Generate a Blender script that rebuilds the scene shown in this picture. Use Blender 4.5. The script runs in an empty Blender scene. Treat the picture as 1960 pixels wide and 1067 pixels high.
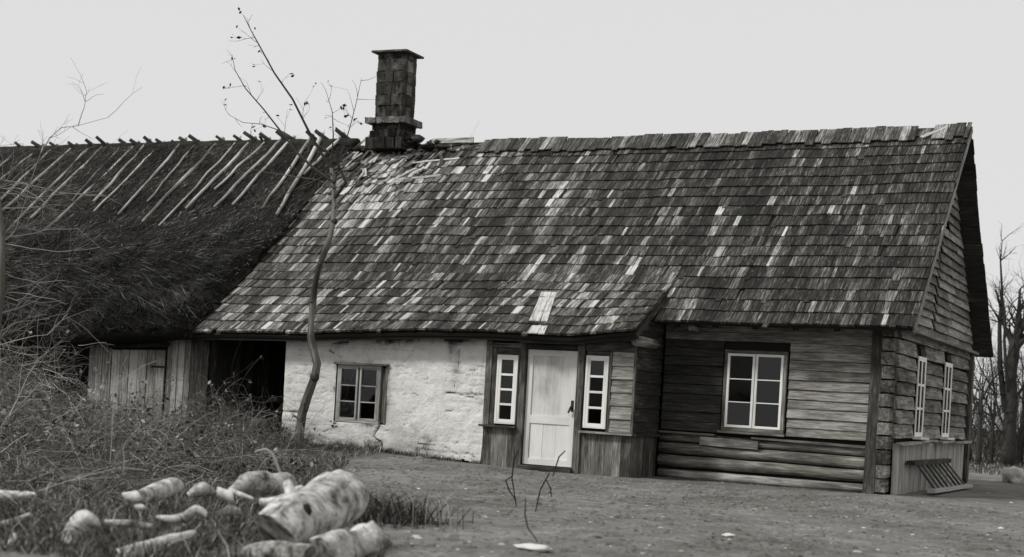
import bpy, math, random
import numpy as np
from mathutils import Vector
R = random.Random(11)
NR = np.random.default_rng(5)
C = bpy.context.scene.collection
S = bpy.context.scene

# ------------------------------------------------------------------ camera
F, YAW, ROLL, YH = 2779.4, 0.4632, 0.0569, 765.9        # in pixels of a 1960 x 1067 frame
CAM = np.array([4.146, -20.22, 0.997])
cd = bpy.data.cameras.new('camera'); cam = bpy.data.objects.new('camera', cd); C.objects.link(cam)
cd.sensor_width = 36.0; cd.lens = F / 1960 * 36.0
cd.clip_start = 0.1; cd.clip_end = 2000
cam.location = CAM
from mathutils import Matrix
cam.matrix_world = Matrix.Translation(Vector(CAM)) @ Matrix.Rotation(YAW, 4, 'Z') @ Matrix.Rotation(math.radians(90), 4, 'X') @ Matrix.Rotation(ROLL, 4, 'Z')
cd.shift_y = (YH - 533.5) / 1960 * math.cos(ROLL)
cd.shift_x = (YH - 533.5) / 1960 * math.sin(ROLL)
cd.dof.use_dof = True; cd.dof.focus_distance = 20.5; cd.dof.aperture_fstop = 1.9
S.camera = cam

# ------------------------------------------------------------------ light
SUN = Vector((-0.95, -1.0, 1.15)).normalized()
w = bpy.data.worlds.new('World'); S.world = w; w.use_nodes = True
nt = w.node_tree; nt.nodes.clear()
sky = nt.nodes.new('ShaderNodeTexSky'); sky.sky_type = 'NISHITA'; sky.sun_disc = False
sky.sun_elevation = math.asin(SUN.z); sky.sun_rotation = math.atan2(SUN.x, SUN.y)
hs = nt.nodes.new('ShaderNodeHueSaturation'); hs.inputs['Saturation'].default_value = 0.0
mixs = nt.nodes.new('ShaderNodeMix'); mixs.data_type = 'RGBA'; mixs.inputs[0].default_value = 0.93
mixs.inputs[7].default_value = (8.0, 8.05, 8.0, 1)                  # even overcast
bg = nt.nodes.new('ShaderNodeBackground'); bg.inputs['Strength'].default_value = 0.054
wo = nt.nodes.new('ShaderNodeOutputWorld')
nt.links.new(sky.outputs[0], hs.inputs['Color']); nt.links.new(hs.outputs[0], mixs.inputs[6])
nt.links.new(mixs.outputs[2], bg.inputs['Color']); nt.links.new(bg.outputs[0], wo.inputs['Surface'])
sl = bpy.data.lights.new('sun', 'SUN'); so = bpy.data.objects.new('sun', sl); C.objects.link(so)
sl.energy = 1.5; sl.angle = math.radians(10); sl.color = (1, 0.99, 0.97)
so.rotation_euler = SUN.to_track_quat('Z', 'Y').to_euler()
S.view_settings.view_transform = 'Standard'; S.view_settings.look = 'None'
S.view_settings.exposure = 0.80; S.view_settings.gamma = 1.0; S.view_settings.use_curve_mapping = False
S.render.filter_size = 1.7
S.cycles.max_bounces = 5; S.cycles.transparent_max_bounces = 8

# ------------------------------------------------------------------ helpers
def ray(px, py):
    u, v = px - 980, py - 533.5; cr, sr = math.cos(ROLL), math.sin(ROLL)
    a = u * cr + v * sr; b = -u * sr + v * cr
    s, c = math.sin(YAW), math.cos(YAW)
    return np.array([-s + c * a / F, c + s * a / F, -(b - (YH - 533.5)) / F])   # per unit of depth
def on(px, py, axis, val):
    d = ray(px, py); return CAM + d * ((val - CAM[axis]) / d[axis])
def dep(px, py, D): return CAM + ray(px, py) * D
def gdepth(px, py): return -CAM[2] / ray(px, py)[2]
def gnd(px, py): return on(px, py, 2, 0.0)

_perm = np.random.default_rng(3).random((64, 64, 64))
def vn(x, y, z=0.0, s=1.0):
    "smooth value noise -1..1, arrays or floats"
    x, y, z = np.broadcast_arrays(np.asarray(x, float) * s + 17.3, np.asarray(y, float) * s + 5.1, np.asarray(z, float) * s + 9.7)
    i, j, k = np.floor(x).astype(int), np.floor(y).astype(int), np.floor(z).astype(int)
    fx, fy, fz = x - i, y - j, z - k
    fx, fy, fz = fx*fx*(3-2*fx), fy*fy*(3-2*fy), fz*fz*(3-2*fz)
    r = 0
    for a in (0, 1):
        for b in (0, 1):
            for c in (0, 1):
                r = r + _perm[(i+a) & 63, (j+b) & 63, (k+c) & 63] * (fx if a else 1-fx) * (fy if b else 1-fy) * (fz if c else 1-fz)
    return r * 2 - 1
def fbm(x, y, z=0.0, s=1.0, o=4):
    r, a, t = 0, 1.0, 0
    for n in range(o):
        r = r + a * vn(x, y, np.asarray(z) + n * 3.1, s); t += a; a *= .5; s *= 2.03
    return r / t

V = lambda *a: np.array(a, float)
def unit(a): a = np.asarray(a, float); return a / (np.linalg.norm(a) + 1e-12)

class MB:
    def __init__(s): s.v = []; s.f = []; s.t = []; s.g = []
    def add(s, vs, fs, tone, gs):
        n = len(s.v); s.v.extend(vs); s.g.extend(gs); s.f.extend([tuple(n + i for i in q) for q in fs]); s.t.extend([tone] * len(fs))
        return s
    def beam(s, p0, p1, wv, hv, tone=.5, segs=1, jit=0.0, round_=0.0):
        """board from p0 to p1, cross-section spans +-wv/2 and +-hv/2"""
        p0, p1, wv, hv = map(lambda a: np.asarray(a, float), (p0, p1, wv, hv))
        L = np.linalg.norm(p1 - p0); W = np.linalg.norm(wv); H = np.linalg.norm(hv)
        off = V(R.uniform(0, 50), R.uniform(0, 50), R.uniform(0, 50))
        vs, gs, fs = [], [], []
        cs = ((-1, -1), (1, -1), (1, 1), (-1, 1))
        for k in range(segs + 1):
            c = p0 + (p1 - p0) * k / segs
            for a, b in cs:
                q = c + wv * (a * .5) + hv * (b * .5)
                if jit: q = q + unit(wv) * R.uniform(-jit, jit) + unit(hv) * R.uniform(-jit, jit) * .5
                vs.append(q); gs.append(off + V(L * k / segs, a * W / 2, b * H / 2))
        for k in range(segs):
            for a in range(4):
                b = (a + 1) % 4; fs.append((4*k + a, 4*k + b, 4*k + 4 + b, 4*k + 4 + a))
        fs.append((3, 2, 1, 0)); m = 4 * segs; fs.append((m, m+1, m+2, m+3))
        return s.add(vs, fs, tone, gs)
    def tube(s, pts, rad, sides=8, tone=.5, rough=0.0, caps=True, squash=None):
        pts = [np.asarray(p, float) for p in pts]; off = V(R.uniform(0, 50), R.uniform(0, 50), R.uniform(0, 50))
        if np.isscalar(rad): rad = [rad] * len(pts)
        vs, gs, fs = [], [], []; L = 0
        up = V(0, 0, 1)
        d0 = unit(pts[-1] - pts[0])
        if abs(d0[2]) > .8: up = V(0, 1, 0)
        for k, p in enumerate(pts):
            d = unit(pts[min(k+1, len(pts)-1)] - pts[max(k-1, 0)])
            a = unit(np.cross(d, up)); b = np.cross(a, d)
            if k: L += np.linalg.norm(p - pts[k-1])
            for q in range(sides):
                t = 2 * math.pi * q / sides
                r = rad[k] * (1 + (R.uniform(-rough, rough) if rough else 0))
                e = a * math.cos(t) * r + b * math.sin(t) * r * (squash or 1)
                vs.append(p + e); gs.append(off + V(L, math.cos(t) * rad[k], math.sin(t) * rad[k]))
        n = len(pts)
        for k in range(n - 1):
            for q in range(sides):
                r_ = (q + 1) % sides; fs.append((k*sides + q, k*sides + r_, (k+1)*sides + r_, (k+1)*sides + q))
        if caps:
            fs.append(tuple(reversed(range(sides)))); fs.append(tuple((n-1)*sides + q for q in range(sides)))
        return s.add(vs, fs, tone, gs)
    def poly(s, vs, fs, tone=.5):
        off = V(R.uniform(0, 50), R.uniform(0, 50), R.uniform(0, 50))
        return s.add([np.asarray(q, float) for q in vs], fs, tone, [np.asarray(q, float) + off for q in vs])
    def blob(s, c, r, tone=.5, nz=.25, seed=0, nu=10, nv=7):
        vs, fs = [], []
        for i in range(nv + 1):
            th = math.pi * i / nv
            for j in range(nu):
                ph = 2 * math.pi * j / nu
                d = V(math.sin(th) * math.cos(ph), math.sin(th) * math.sin(ph), math.cos(th))
                k = 1 + nz * float(fbm(d[0] + seed, d[1], d[2], 1.6, 3))
                vs.append(np.asarray(c) + d * np.asarray(r) * k)
        for i in range(nv):
            for j in range(nu):
                fs.append((i*nu + j, (i+1)*nu + j, (i+1)*nu + (j+1) % nu, i*nu + (j+1) % nu))
        return s.poly(vs, fs, tone)
    def build(s, name, mat, parent=None, smooth=False, origin=None, kind=None):
        me = bpy.data.meshes.new(name)
        vs = np.array(s.v, float).reshape(-1, 3)
        org = np.zeros(3)
        if parent is not None: org = np.array(parent.matrix_world_org) if False else ORG.get(parent.name, np.zeros(3))
        elif origin is not None: org = np.asarray(origin, float)
        me.from_pydata((vs - org).tolist(), [], s.f)
        a = me.attributes.new('tone', 'FLOAT', 'FACE'); a.data.foreach_set('value', np.array(s.t, np.float32))
        g = me.attributes.new('gco', 'FLOAT_VECTOR', 'POINT'); g.data.foreach_set('vector', np.array(s.g, np.float32).ravel())
        if smooth: me.polygons.foreach_set('use_smooth', [True] * len(me.polygons))
        me.materials.append(mat)
        o = bpy.data.objects.new(name, me); C.objects.link(o)
        if parent is not None: o.parent = parent; ORG[o.name] = org
        else: o.location = org; ORG[o.name] = org
        if kind: o['kind'] = kind
        return o
ORG = {}
def fast_mesh(name, vs, fs, tones, mat, parent=None, kind=None, smooth=False):
    "numpy arrays: vs (n,3), fs (m,k)"
    me = bpy.data.meshes.new(name); fs = np.asarray(fs, np.int32); k = fs.shape[1]
    me.vertices.add(len(vs)); me.loops.add(fs.size); me.polygons.add(len(fs))
    org = ORG.get(parent.name, np.zeros(3)) if parent is not None else np.zeros(3)
    me.vertices.foreach_set('co', (np.asarray(vs) - org).astype(np.float32).ravel())
    me.loops.foreach_set('vertex_index', fs.ravel())
    me.polygons.foreach_set('loop_start', np.arange(0, fs.size, k, dtype=np.int32))
    me.update(calc_edges=True)
    a = me.attributes.new('tone', 'FLOAT', 'FACE'); a.data.foreach_set('value', np.asarray(tones, np.float32))
    g = me.attributes.new('gco', 'FLOAT_VECTOR', 'POINT'); g.data.foreach_set('vector', np.asarray(vs, np.float32).ravel())
    if smooth: me.polygons.foreach_set('use_smooth', [True] * len(me.polygons))
    me.materials.append(mat); o = bpy.data.objects.new(name, me); C.objects.link(o)
    if parent is not None: o.parent = parent; ORG[o.name] = org
    if kind: o['kind'] = kind
    return o
def thing(name, label, cat, loc=(0, 0, 0), group=None):
    o = bpy.data.objects.new(name, None); C.objects.link(o); o.location = loc; ORG[o.name] = np.array(loc, float)
    o['label'] = label; o['category'] = cat
    if group: o['group'] = group
    return o
def sub(name, parent):
    o = bpy.data.objects.new(name, None); C.objects.link(o); o.parent = parent; ORG[o.name] = ORG[parent.name]; return o
def tag(o, label, cat, group=None):
    o['label'] = label; o['category'] = cat
    if group: o['group'] = group
    return o

# ------------------------------------------------------------------ materials
def nodes(name):
    m = bpy.data.materials.new(name); m.use_nodes = True; t = m.node_tree; t.nodes.clear()
    out = t.nodes.new('ShaderNodeOutputMaterial'); b = t.nodes.new('ShaderNodeBsdfPrincipled')
    t.links.new(b.outputs[0], out.inputs[0]); return m, t, b
def N(t, ty, **k):
    n = t.nodes.new(ty)
    for a, v in k.items():
        if a.startswith('_'): setattr(n, a[1:], v)
        else: n.inputs[a].default_value = v
    return n
def noise(t, vec, scale, detail=5, rough=.6, stretch=None):
    if stretch:
        mp = N(t, 'ShaderNodeMapping'); mp.inputs['Scale'].default_value = stretch
        t.links.new(vec, mp.inputs[0]); vec = mp.outputs[0]
    n = N(t, 'ShaderNodeTexNoise', Scale=scale, Detail=detail, Roughness=rough); t.links.new(vec, n.inputs['Vector'])
    return n.outputs['Fac']
def math_(t, op, a, b=None, c=None, clamp=False):
    n = t.nodes.new('ShaderNodeMath'); n.operation = op; n.use_clamp = clamp
    for i, q in enumerate((a, b, c)):
        if q is None: continue
        if isinstance(q, (int, float)): n.inputs[i].default_value = q
        else: t.links.new(q, n.inputs[i])
    return n.outputs[0]
def attr(t, name, out='Fac'):
    n = t.nodes.new('ShaderNodeAttribute'); n.attribute_name = name; return n.outputs[out]
def ramp(t, fac, stops):
    n = t.nodes.new('ShaderNodeValToRGB'); el = n.color_ramp.elements
    while len(el) < len(stops): el.new(.5)
    for e, (p, c) in zip(el, stops): e.position = p; e.color = (*grey(c), 1)
    t.links.new(fac, n.inputs[0]); return n.outputs[0]
def grey(c):
    if isinstance(c, tuple): return c
    return (c * (1.05 if c < .2 else 1.02), c, c * (0.87 if c < .2 else .95))         # faint warm cast of old wood in the print
def bump(t, b, h, strength=.5, dist=.01):
    n = N(t, 'ShaderNodeBump', Strength=strength, Distance=dist); t.links.new(h, n.inputs['Height']); t.links.new(n.outputs[0], b.inputs['Normal'])
def wood(name, stops, grain=14., k=.7, patch=.5, rough=.85, bs=.5, bd=.006, cracks=True):
    """weathered wood: piece tone + grain along the piece + blotches"""
    m, t, b = nodes(name)
    g = attr(t, 'gco', 'Vector'); tone = attr(t, 'tone')
    n1 = noise(t, g, grain, 6, .65, (0.09, 1, 1)); n2 = noise(t, g, 2.3, 4, .6, (.5, 1, 1)); n3 = noise(t, g, grain * 4, 3, .6, (.05, 1, 1))
    x = math_(t, 'MULTIPLY_ADD', math_(t, 'SUBTRACT', n1, .5), k, tone)
    x = math_(t, 'MULTIPLY_ADD', math_(t, 'SUBTRACT', n2, .5), patch, x)
    x = math_(t, 'MULTIPLY_ADD', math_(t, 'SUBTRACT', n3, .5), k * .5, x, clamp=True)
    t.links.new(ramp(t, x, stops), b.inputs['Base Color']); b.inputs['Roughness'].default_value = rough
    b.inputs['Specular IOR Level'].default_value = .25
    h = math_(t, 'ADD', n1, math_(t, 'MULTIPLY', n3, .5)); bump(t, b, h, bs, bd)
    return m
M = {}
M['shingle'] = wood('weathered shake', [(0, .006), (.3, .020), (.55, .075), (.8, .27), (1, .55)], 42, 1.5, .45, .85, .7, .008)
t_ = M['shingle'].node_tree; b_ = next(n for n in t_.nodes if n.type == 'BSDF_PRINCIPLED'); src = b_.inputs['Base Color'].links[0].from_socket
co_ = N(t_, 'ShaderNodeTexCoord').outputs['Object']; n_a = noise(t_, co_, 3.2, 7, .72); n_b = noise(t_, co_, 14, 5, .75, (1, .6, .6))
def overlay(fac, colr, src):
    mx = t_.nodes.new('ShaderNodeMix'); mx.data_type = 'RGBA'; t_.links.new(fac, mx.inputs[0]); t_.links.new(src, mx.inputs[6]); mx.inputs[7].default_value = (*colr, 1); return mx.outputs[2]
f1 = math_(t_, 'MULTIPLY', math_(t_, 'SUBTRACT', n_a, .56), 7.0, clamp=True); f1 = math_(t_, 'MULTIPLY', f1, .75)
f2 = math_(t_, 'MULTIPLY', math_(t_, 'SUBTRACT', n_b, .60), 9.0, clamp=True); f2 = math_(t_, 'MULTIPLY', f2, .55)
o_ = overlay(f1, (.020, .020, .015), src); o_ = overlay(f2, (.30, .29, .26), o_); t_.links.new(o_, b_.inputs['Base Color'])
M['siding'] = wood('weathered board', [(0, .008), (.4, .042), (.7, .16), (1, .40)], 38, 1.0, .8, .85, .7, .008)
M['logs'] = wood('old log', [(0, .008), (.35, .035), (.65, .15), (1, .40)], 22, 1.2, 1.0, .85, .9, .015)
M['dark'] = wood('dark wood', [(0, .006), (.5, .02), (1, .05)], 12, .6, .4)
M['white'] = wood('worn white paint', [(0, .1), (.3, .45), (.55, .72), (1, .82)], 12, .6, .65, .6, .2, .002)
M['door'] = wood('worn pale door paint', [(0, .12), (.3, .34), (.6, .60), (1, .76)], 7, .6, 1.15, .6, .4, .004)
M['pole'] = wood('barked pole', [(0, .03), (.4, .14), (.7, .38), (1, .62)], 5, .6, 1.6, .8, .5, .008)
M['core'] = wood('shade-dark inner wall', [(0, .006), (1, .02)], 5)  # near-black puts the shade of rooms and passage into the colour
M['twig'] = wood('twig bark', [(0, .015), (.5, .10), (1, .50)], 6, .4, .3)
M['bark'] = wood('rough grey bark', [(0, .01), (.4, .06), (.65, .17), (1, .42)], 9, 1.0, 1.4, .9, 1.0, .02)
M['twigd'] = wood('dark twig bark', [(0, .012), (.5, .045), (1, .12)], 6, .4, .3)
M['straw'] = wood('old straw', [(0, .006), (.5, .036), (1, .26)], 9, .3, .2)
M['grass'] = wood('dead grass', [(0, .015), (.5, .09), (1, .42)], 9, .3, .2)

def mat_plaster():
    m, t, b = nodes('limewashed rubble'); co = N(t, 'ShaderNodeTexCoord').outputs['Object']
    a = noise(t, co, 1.6, 5, .6); c = noise(t, co, 9, 6, .7); d = noise(t, co, 30, 5, .7)
    x = math_(t, 'MULTIPLY_ADD', a, .9, math_(t, 'MULTIPLY', c, .7)); x = math_(t, 'MULTIPLY_ADD', math_(t, 'SUBTRACT', d, .5), .45, math_(t, 'SUBTRACT', x, .12))
    st = noise(t, co, 2.2, 5, .65, (2.8, 1, .25))                      # rain streaks
    sep = N(t, 'ShaderNodeSeparateXYZ'); t.links.new(co, sep.inputs[0])
    low = math_(t, 'SUBTRACT', 1.0, math_(t, 'DIVIDE', sep.outputs[2], .55), clamp=True)
    x = math_(t, 'SUBTRACT', x, math_(t, 'MULTIPLY', low, math_(t, 'MULTIPLY', c, .75)))
    x = math_(t, 'SUBTRACT', x, math_(t, 'MULTIPLY', math_(t, 'GREATER_THAN', st, .62), .10))
    x = math_(t, 'ADD', x, math_(t, 'MULTIPLY', math_(t, 'SUBTRACT', attr(t, 'tone'), .5), 1.0), clamp=True)
    t.links.new(ramp(t, x, [(0, .03), (.25, .13), (.40, .42), (.60, .64), (1, .82)]), b.inputs['Base Color'])
    b.inputs['Roughness'].default_value = .95; b.inputs['Specular IOR Level'].default_value = .1
    bump(t, b, math_(t, 'MULTIPLY_ADD', c, 1, math_(t, 'MULTIPLY', d, .5)), .9, .03); return m
M['plaster'] = mat_plaster()
def mat_stone(name, stops, s=6., bs=.7, bd=.02):
    m, t, b = nodes(name); co = N(t, 'ShaderNodeTexCoord').outputs['Object']
    a = noise(t, co, s, 6, .65); c = noise(t, co, s * 5, 5, .7)
    x = math_(t, 'MULTIPLY_ADD', a, .8, math_(t, 'MULTIPLY', c, .35)); x = math_(t, 'ADD', x, math_(t, 'SUBTRACT', attr(t, 'tone'), .55), clamp=True)
    t.links.new(ramp(t, x, stops), b.inputs['Base Color']); b.inputs['Roughness'].default_value = .95; b.inputs['Specular IOR Level'].default_value = .15
    bump(t, b, math_(t, 'MULTIPLY_ADD', a, 1, math_(t, 'MULTIPLY', c, .4)), bs, bd); return m
M['brick'] = mat_stone('sooty plastered brick', [(.15, .008), (.4, .025), (.6, .07), (.85, .26)], 7, 1.0, .04)
M['stone'] = mat_stone('pale fieldstone', [(0, .08), (.4, .32), (1, .62)], 5)
def mat_birch():
    m, t, b = nodes('mottled birch bark'); g = attr(t, 'gco', 'Vector'); co = N(t, 'ShaderNodeTexCoord').outputs['Object']
    a = noise(t, g, 7, 5, .65, (1.3, .6, .6)); c = noise(t, g, 22, 6, .75, (1.1, .45, .45)); d = noise(t, co, 45, 4, .7)
    e = noise(t, co, 7.5, 5, .6); x = math_(t, 'MULTIPLY', math_(t, 'SUBTRACT', e, .5), 2.3); x = math_(t, 'MULTIPLY_ADD', math_(t, 'SUBTRACT', c, .5), .9, x)
    x = math_(t, 'MULTIPLY_ADD', math_(t, 'SUBTRACT', d, .5), .6, x); x = math_(t, 'ADD', x, attr(t, 'tone'), clamp=True)
    t.links.new(ramp(t, x, [(.02, .02), (.25, .13), (.48, .34), (.75, .56), (1, .76)]), b.inputs['Base Color']); b.inputs['Roughness'].default_value = .85
    lz = noise(t, g, 30, 3, .6, (1.6, .28, .28)); ln_ = math_(t, 'MULTIPLY', math_(t, 'SUBTRACT', lz, .60), 12.0, clamp=True)
    cr = noise(t, g, 9, 5, .7, (.35, 1.6, 1.6)); ck = math_(t, 'MULTIPLY', math_(t, 'SUBTRACT', cr, .60), 8.0, clamp=True)
    mxb = t.nodes.new('ShaderNodeMix'); mxb.data_type = 'RGBA'; src = b.inputs['Base Color'].links[0].from_socket
    t.links.new(math_(t, 'MULTIPLY', math_(t, 'MAXIMUM', ln_, ck), .85), mxb.inputs[0]); t.links.new(src, mxb.inputs[6]); mxb.inputs[7].default_value = (.045, .042, .036, 1); t.links.new(mxb.outputs[2], b.inputs['Base Color'])
    hh = math_(t, 'MULTIPLY_ADD', c, .6, math_(t, 'MULTIPLY', e, 1.0)); hh = math_(t, 'SUBTRACT', hh, math_(t, 'MULTIPLY', ck, .5))
    bump(t, b, hh, .9, .035); return m
M['birch'] = mat_birch()
def mat_ground():
    m, t, b = nodes('trodden yard earth'); co = N(t, 'ShaderNodeTexCoord').outputs['Object']
    a = noise(t, co, .55, 4, .6); c = noise(t, co, 5, 6, .7); d = noise(t, co, 28, 5, .75); e = noise(t, co, 2.0, 4, .6)
    x = math_(t, 'MULTIPLY_ADD', a, .35, math_(t, 'MULTIPLY', c, .38)); x = math_(t, 'MULTIPLY_ADD', d, .38, x); x = math_(t, 'MULTIPLY_ADD', e, .25, x)
    x = math_(t, 'MULTIPLY_ADD', math_(t, 'SUBTRACT', x, .68), 1.8, .5, clamp=True)
    t.links.new(ramp(t, x, [(.05, .035), (.36, .13), (.55, .205), (.8, .36)]), b.inputs['Base Color'])
    b.inputs['Roughness'].default_value = 1; b.inputs['Specular IOR Level'].default_value = .05
    bump(t, b, math_(t, 'MULTIPLY_ADD', c, 1, math_(t, 'MULTIPLY', d, .6)), .9, .04); return m
M['ground'] = mat_ground()
def mat_thatch():
    m, t, b = nodes('mossy thatch'); co = N(t, 'ShaderNodeTexCoord').outputs['Object']
    a = noise(t, co, 1.1, 5, .65); c = noise(t, co, 9, 6, .7, (1.6, .6, .6)); d = noise(t, co, 40, 4, .7, (1.5, .35, .35))
    sep = N(t, 'ShaderNodeSeparateXYZ'); t.links.new(co, sep.inputs[0])
    hi = math_(t, 'MULTIPLY', math_(t, 'SUBTRACT', sep.outputs[2], 3.6), .06, clamp=True)
    x = math_(t, 'MULTIPLY_ADD', a, .4, math_(t, 'MULTIPLY', c, .5)); x = math_(t, 'MULTIPLY_ADD', d, .3, x); x = math_(t, 'ADD', math_(t, 'SUBTRACT', x, .22), hi, clamp=True)
    t.links.new(ramp(t, x, [(.1, .007), (.4, .022), (.6, .05), (.9, .14)]), b.inputs['Base Color'])
    b.inputs['Roughness'].default_value = 1; b.inputs['Specular IOR Level'].default_value = .05
    bump(t, b, math_(t, 'MULTIPLY_ADD', c, 1, math_(t, 'MULTIPLY', d, .5)), 1, .05); return m
M['thatch'] = mat_thatch()
def mat_glass():
    m = bpy.data.materials.new('old window glass'); m.use_nodes = True; t = m.node_tree; t.nodes.clear()
    out = t.nodes.new('ShaderNodeOutputMaterial'); mx = t.nodes.new('ShaderNodeMixShader'); tr = t.nodes.new('ShaderNodeBsdfTransparent')
    gl = N(t, 'ShaderNodeBsdfGlossy', Roughness=.04)
    tr.inputs[0].default_value = (.8, .8, .8, 1); gl.inputs[0].default_value = (.75, .75, .75, 1)
    co = N(t, 'ShaderNodeTexCoord').outputs['Object']; bp = N(t, 'ShaderNodeBump', Strength=.25, Distance=.01)
    t.links.new(noise(t, co, 3.0, 2), bp.inputs['Height']); t.links.new(bp.outputs[0], gl.inputs['Normal'])
    mx.inputs[0].default_value = .032; t.links.new(tr.outputs[0], mx.inputs[1]); t.links.new(gl.outputs[0], mx.inputs[2]); t.links.new(mx.outputs[0], out.inputs[0])
    return m
M['glass'] = mat_glass()
M['iron'] = wood('rusty iron', [(0, .01), (1, .05)], 5)

# ------------------------------------------------------------------ ground
def axis_coords(lo, hi, dlo, dhi, step):
    a = list(np.arange(dlo, dhi, step)); x = dlo; s = step
    while x > lo: s *= 1.35; x -= s; a.insert(0, x)
    x = dhi - step; s = step
    while x < hi: s *= 1.35; x += s; a.append(x)
    return np.array(a)
gx = axis_coords(-400, 400, -13, 5, .07); gy = axis_coords(-60, 500, -14, 0.0, .07)
def ground_h(x, y):
    h = .022 * fbm(x, y, 0, .9, 3) + .016 * fbm(x, y, 4, 4.5, 3)
    rough = np.clip((-x * .7 - y * .35 - 6.2) / 2.0, 0, 1)                          # overgrown left side
    near = np.exp(-((np.maximum(np.maximum(x - 0.1, -9.4 - x), 0)) ** 2) * 2 - np.clip((-1.0 - y), 0, 9) ** 2 * 3)
    bank = .10 * np.exp(-((x + 7.8) / 1.9) ** 2) * np.exp(-((y + 1.25) / .6) ** 2)
    return h * (1 - .3 * near) + rough * (.05 + .05 * fbm(x, y, 2, 1.5, 3)) + bank - .012
X, Y = np.meshgrid(gx, gy, indexing='ij'); Z = ground_h(X, Y)
ny = len(gy); ii, jj = np.meshgrid(np.arange(len(gx) - 1), np.arange(ny - 1), indexing='ij')
q = (ii * ny + jj).ravel()
g = fast_mesh('ground', np.stack([X.ravel(), Y.ravel(), Z.ravel()], 1), np.stack([q, q + ny, q + ny + 1, q + 1], 1), np.full(len(q), .5), M['ground'], smooth=True)
g['kind'] = 'structure'

# ================================================================== COTTAGE
cot = thing('log_cottage', 'old shingle-roofed log cottage with a whitewashed middle and pale panelled door', 'cottage')
YE, ZE, YR, ZR = -0.549, 2.255, 3.046, 5.60       # main eave, ridge
def P3(x, y, z): return V(x, y, z)

def box(mb, a, b, tone=.5):
    a, b = V(*a), V(*b); d = b - a; i = int(np.argmax(np.abs(d))); j, k = [q for q in range(3) if q != i]
    m = (a + b) / 2; e = V(0, 0, 0); e[i] = d[i] / 2; wv = V(0, 0, 0); wv[j] = d[j]; hv = V(0, 0, 0); hv[k] = d[k]
    return mb.beam(m - e, m + e, wv, hv, tone)
def wall_core(name, parent, axis, c0, c1, u0, u1, z0, z1, holes, mat, tone=.5):
    "solid wall between c0..c1 on axis, with rectangular holes (u0,u1,z0,z1)"
    us = sorted({u0, u1, *[h[0] for h in holes], *[h[1] for h in holes]}); mb = MB()
    for a, b in zip(us[:-1], us[1:]):
        hs_ = sorted([(h[2], h[3]) for h in holes if h[0] < (a + b) / 2 < h[1]]); z = z0
        for h0, h1 in hs_ + [(z1, z1)]:
            if h0 > z:
                if axis == 1: box(mb, (a, c0, z), (b, c1, h0), tone)
                else: box(mb, (c0, a, z), (c1, b, h0), tone)
            z = h1
    return mb.build(name, mat, parent)

def window(parent, O, U, Nn, w_, h_, cols, rows, mat, frame=.05, bar=.016, sash=.034, tones=None, extra=None, sillmat=None, inset=.0, sill=True, rec=.02, tbase=.62, dd=1.0):
    """O lower-left corner seen from outside, U to the right, Nn outward; cols = sash widths"""
    O, U, Nn = V(*O), V(*U), V(*Nn); Z_ = V(0, 0, 1); win = sub('window', parent); O = O - Nn * inset
    fr = MB(); tn = lambda: tbase + R.uniform(-.12, .12)
    def hb(u0, u1, z, th, d, off=0, dt=0): fr.beam(O + U*u0 + Z_*z + Nn*off, O + U*u1 + Z_*z + Nn*off, Z_*th, Nn*d*dd, tn() + dt)
    def vb(u, z0, z1, th, d, off=0): fr.beam(O + U*u + Z_*z0 + Nn*off, O + U*u + Z_*z1 + Nn*off, U*th, Nn*d*dd, tn())
    hb(0, w_, h_ - frame/2, frame, .07); hb(0, w_, frame/2, frame, .07)
    vb(frame/2, frame, h_ - frame, frame, .07, .001); vb(w_ - frame/2, frame, h_ - frame, frame, .07, .001)
    fr.build('frame', extra or mat, win)
    u = frame
    for ci, (cw, gap) in enumerate(cols):
        fr = MB(); z0, z1 = frame, h_ - frame
        vb(u + sash/2, z0, z1, sash, .035, rec); vb(u + cw - sash/2, z0, z1, sash, .035, rec)
        hb(u + sash, u + cw - sash, z1 - sash/2, sash, .033, rec); hb(u + sash, u + cw - sash, z0 + sash/2, sash, .033, rec)
        ph = (z1 - z0 - 2*sash) / rows
        for r_ in range(1, rows): hb(u + sash, u + cw - sash, z0 + sash + ph*r_, bar, .028, rec)
        fr.build('sash', mat, win)
        for r_ in range(rows):
            a = O + U*(u + sash) + Z_*(z0 + sash + ph*r_) + Nn*(rec - .006); b_ = U*(cw - 2*sash); c_ = Z_*ph
            til = Nn * R.uniform(-.010, .010) + U * 0
            mb = MB(); mb.beam(a + b_*.5 + til, a + b_*.5 + c_ - til, b_, Nn*.003, .5); mb.build('pane', M['glass'], win)
        u += cw + gap
    if sill:
        s_ = MB(); s_.beam(O + U*(-.03) + Z_*(-.02) + Nn*.04, O + U*(w_ + .03) + Z_*(-.025) + Nn*.04, Z_*.035, Nn*.12, .6); s_.build('sill', sillmat or mat, win)
    return win

# --- dark shells behind the boards
LW = (-2.42, -1.50, .74, 1.90)                      # front window of the log room
wall_core('wall', cot, 1, .04, .20, -3.36, -.02, 0, 2.5, [LW], M['core'])
SW1 = (1.28, 1.86, .80, 1.97); SW2 = (3.50, 4.12, .80, 1.99); W = 6.093
wall_core('wall', cot, 0, -.20, -.04, .2, W - .04, 0, 2.35, [SW1, SW2], M['core'])
wall_core('wall', cot, 1, W - .12, W, -9.42, -.0, 0, 2.45, [], M['dark'])
wall_core('wall', cot, 0, -3.62, -3.50, -.9, .0, 0, 2.3, [], M['core'])
PW = (-8.45, -7.50, .50, 1.42)
NW1 = (-5.60, -5.26, .64, 1.66); NW2 = (-4.17, -3.82, .66, 1.70); DR = (-5.12, -4.31, .04, 1.76)
wall_core('wall', cot, 1, -.93, -.80, -5.78, -3.5, 0, 2.1, [NW1, NW2, DR], M['core'])
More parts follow.
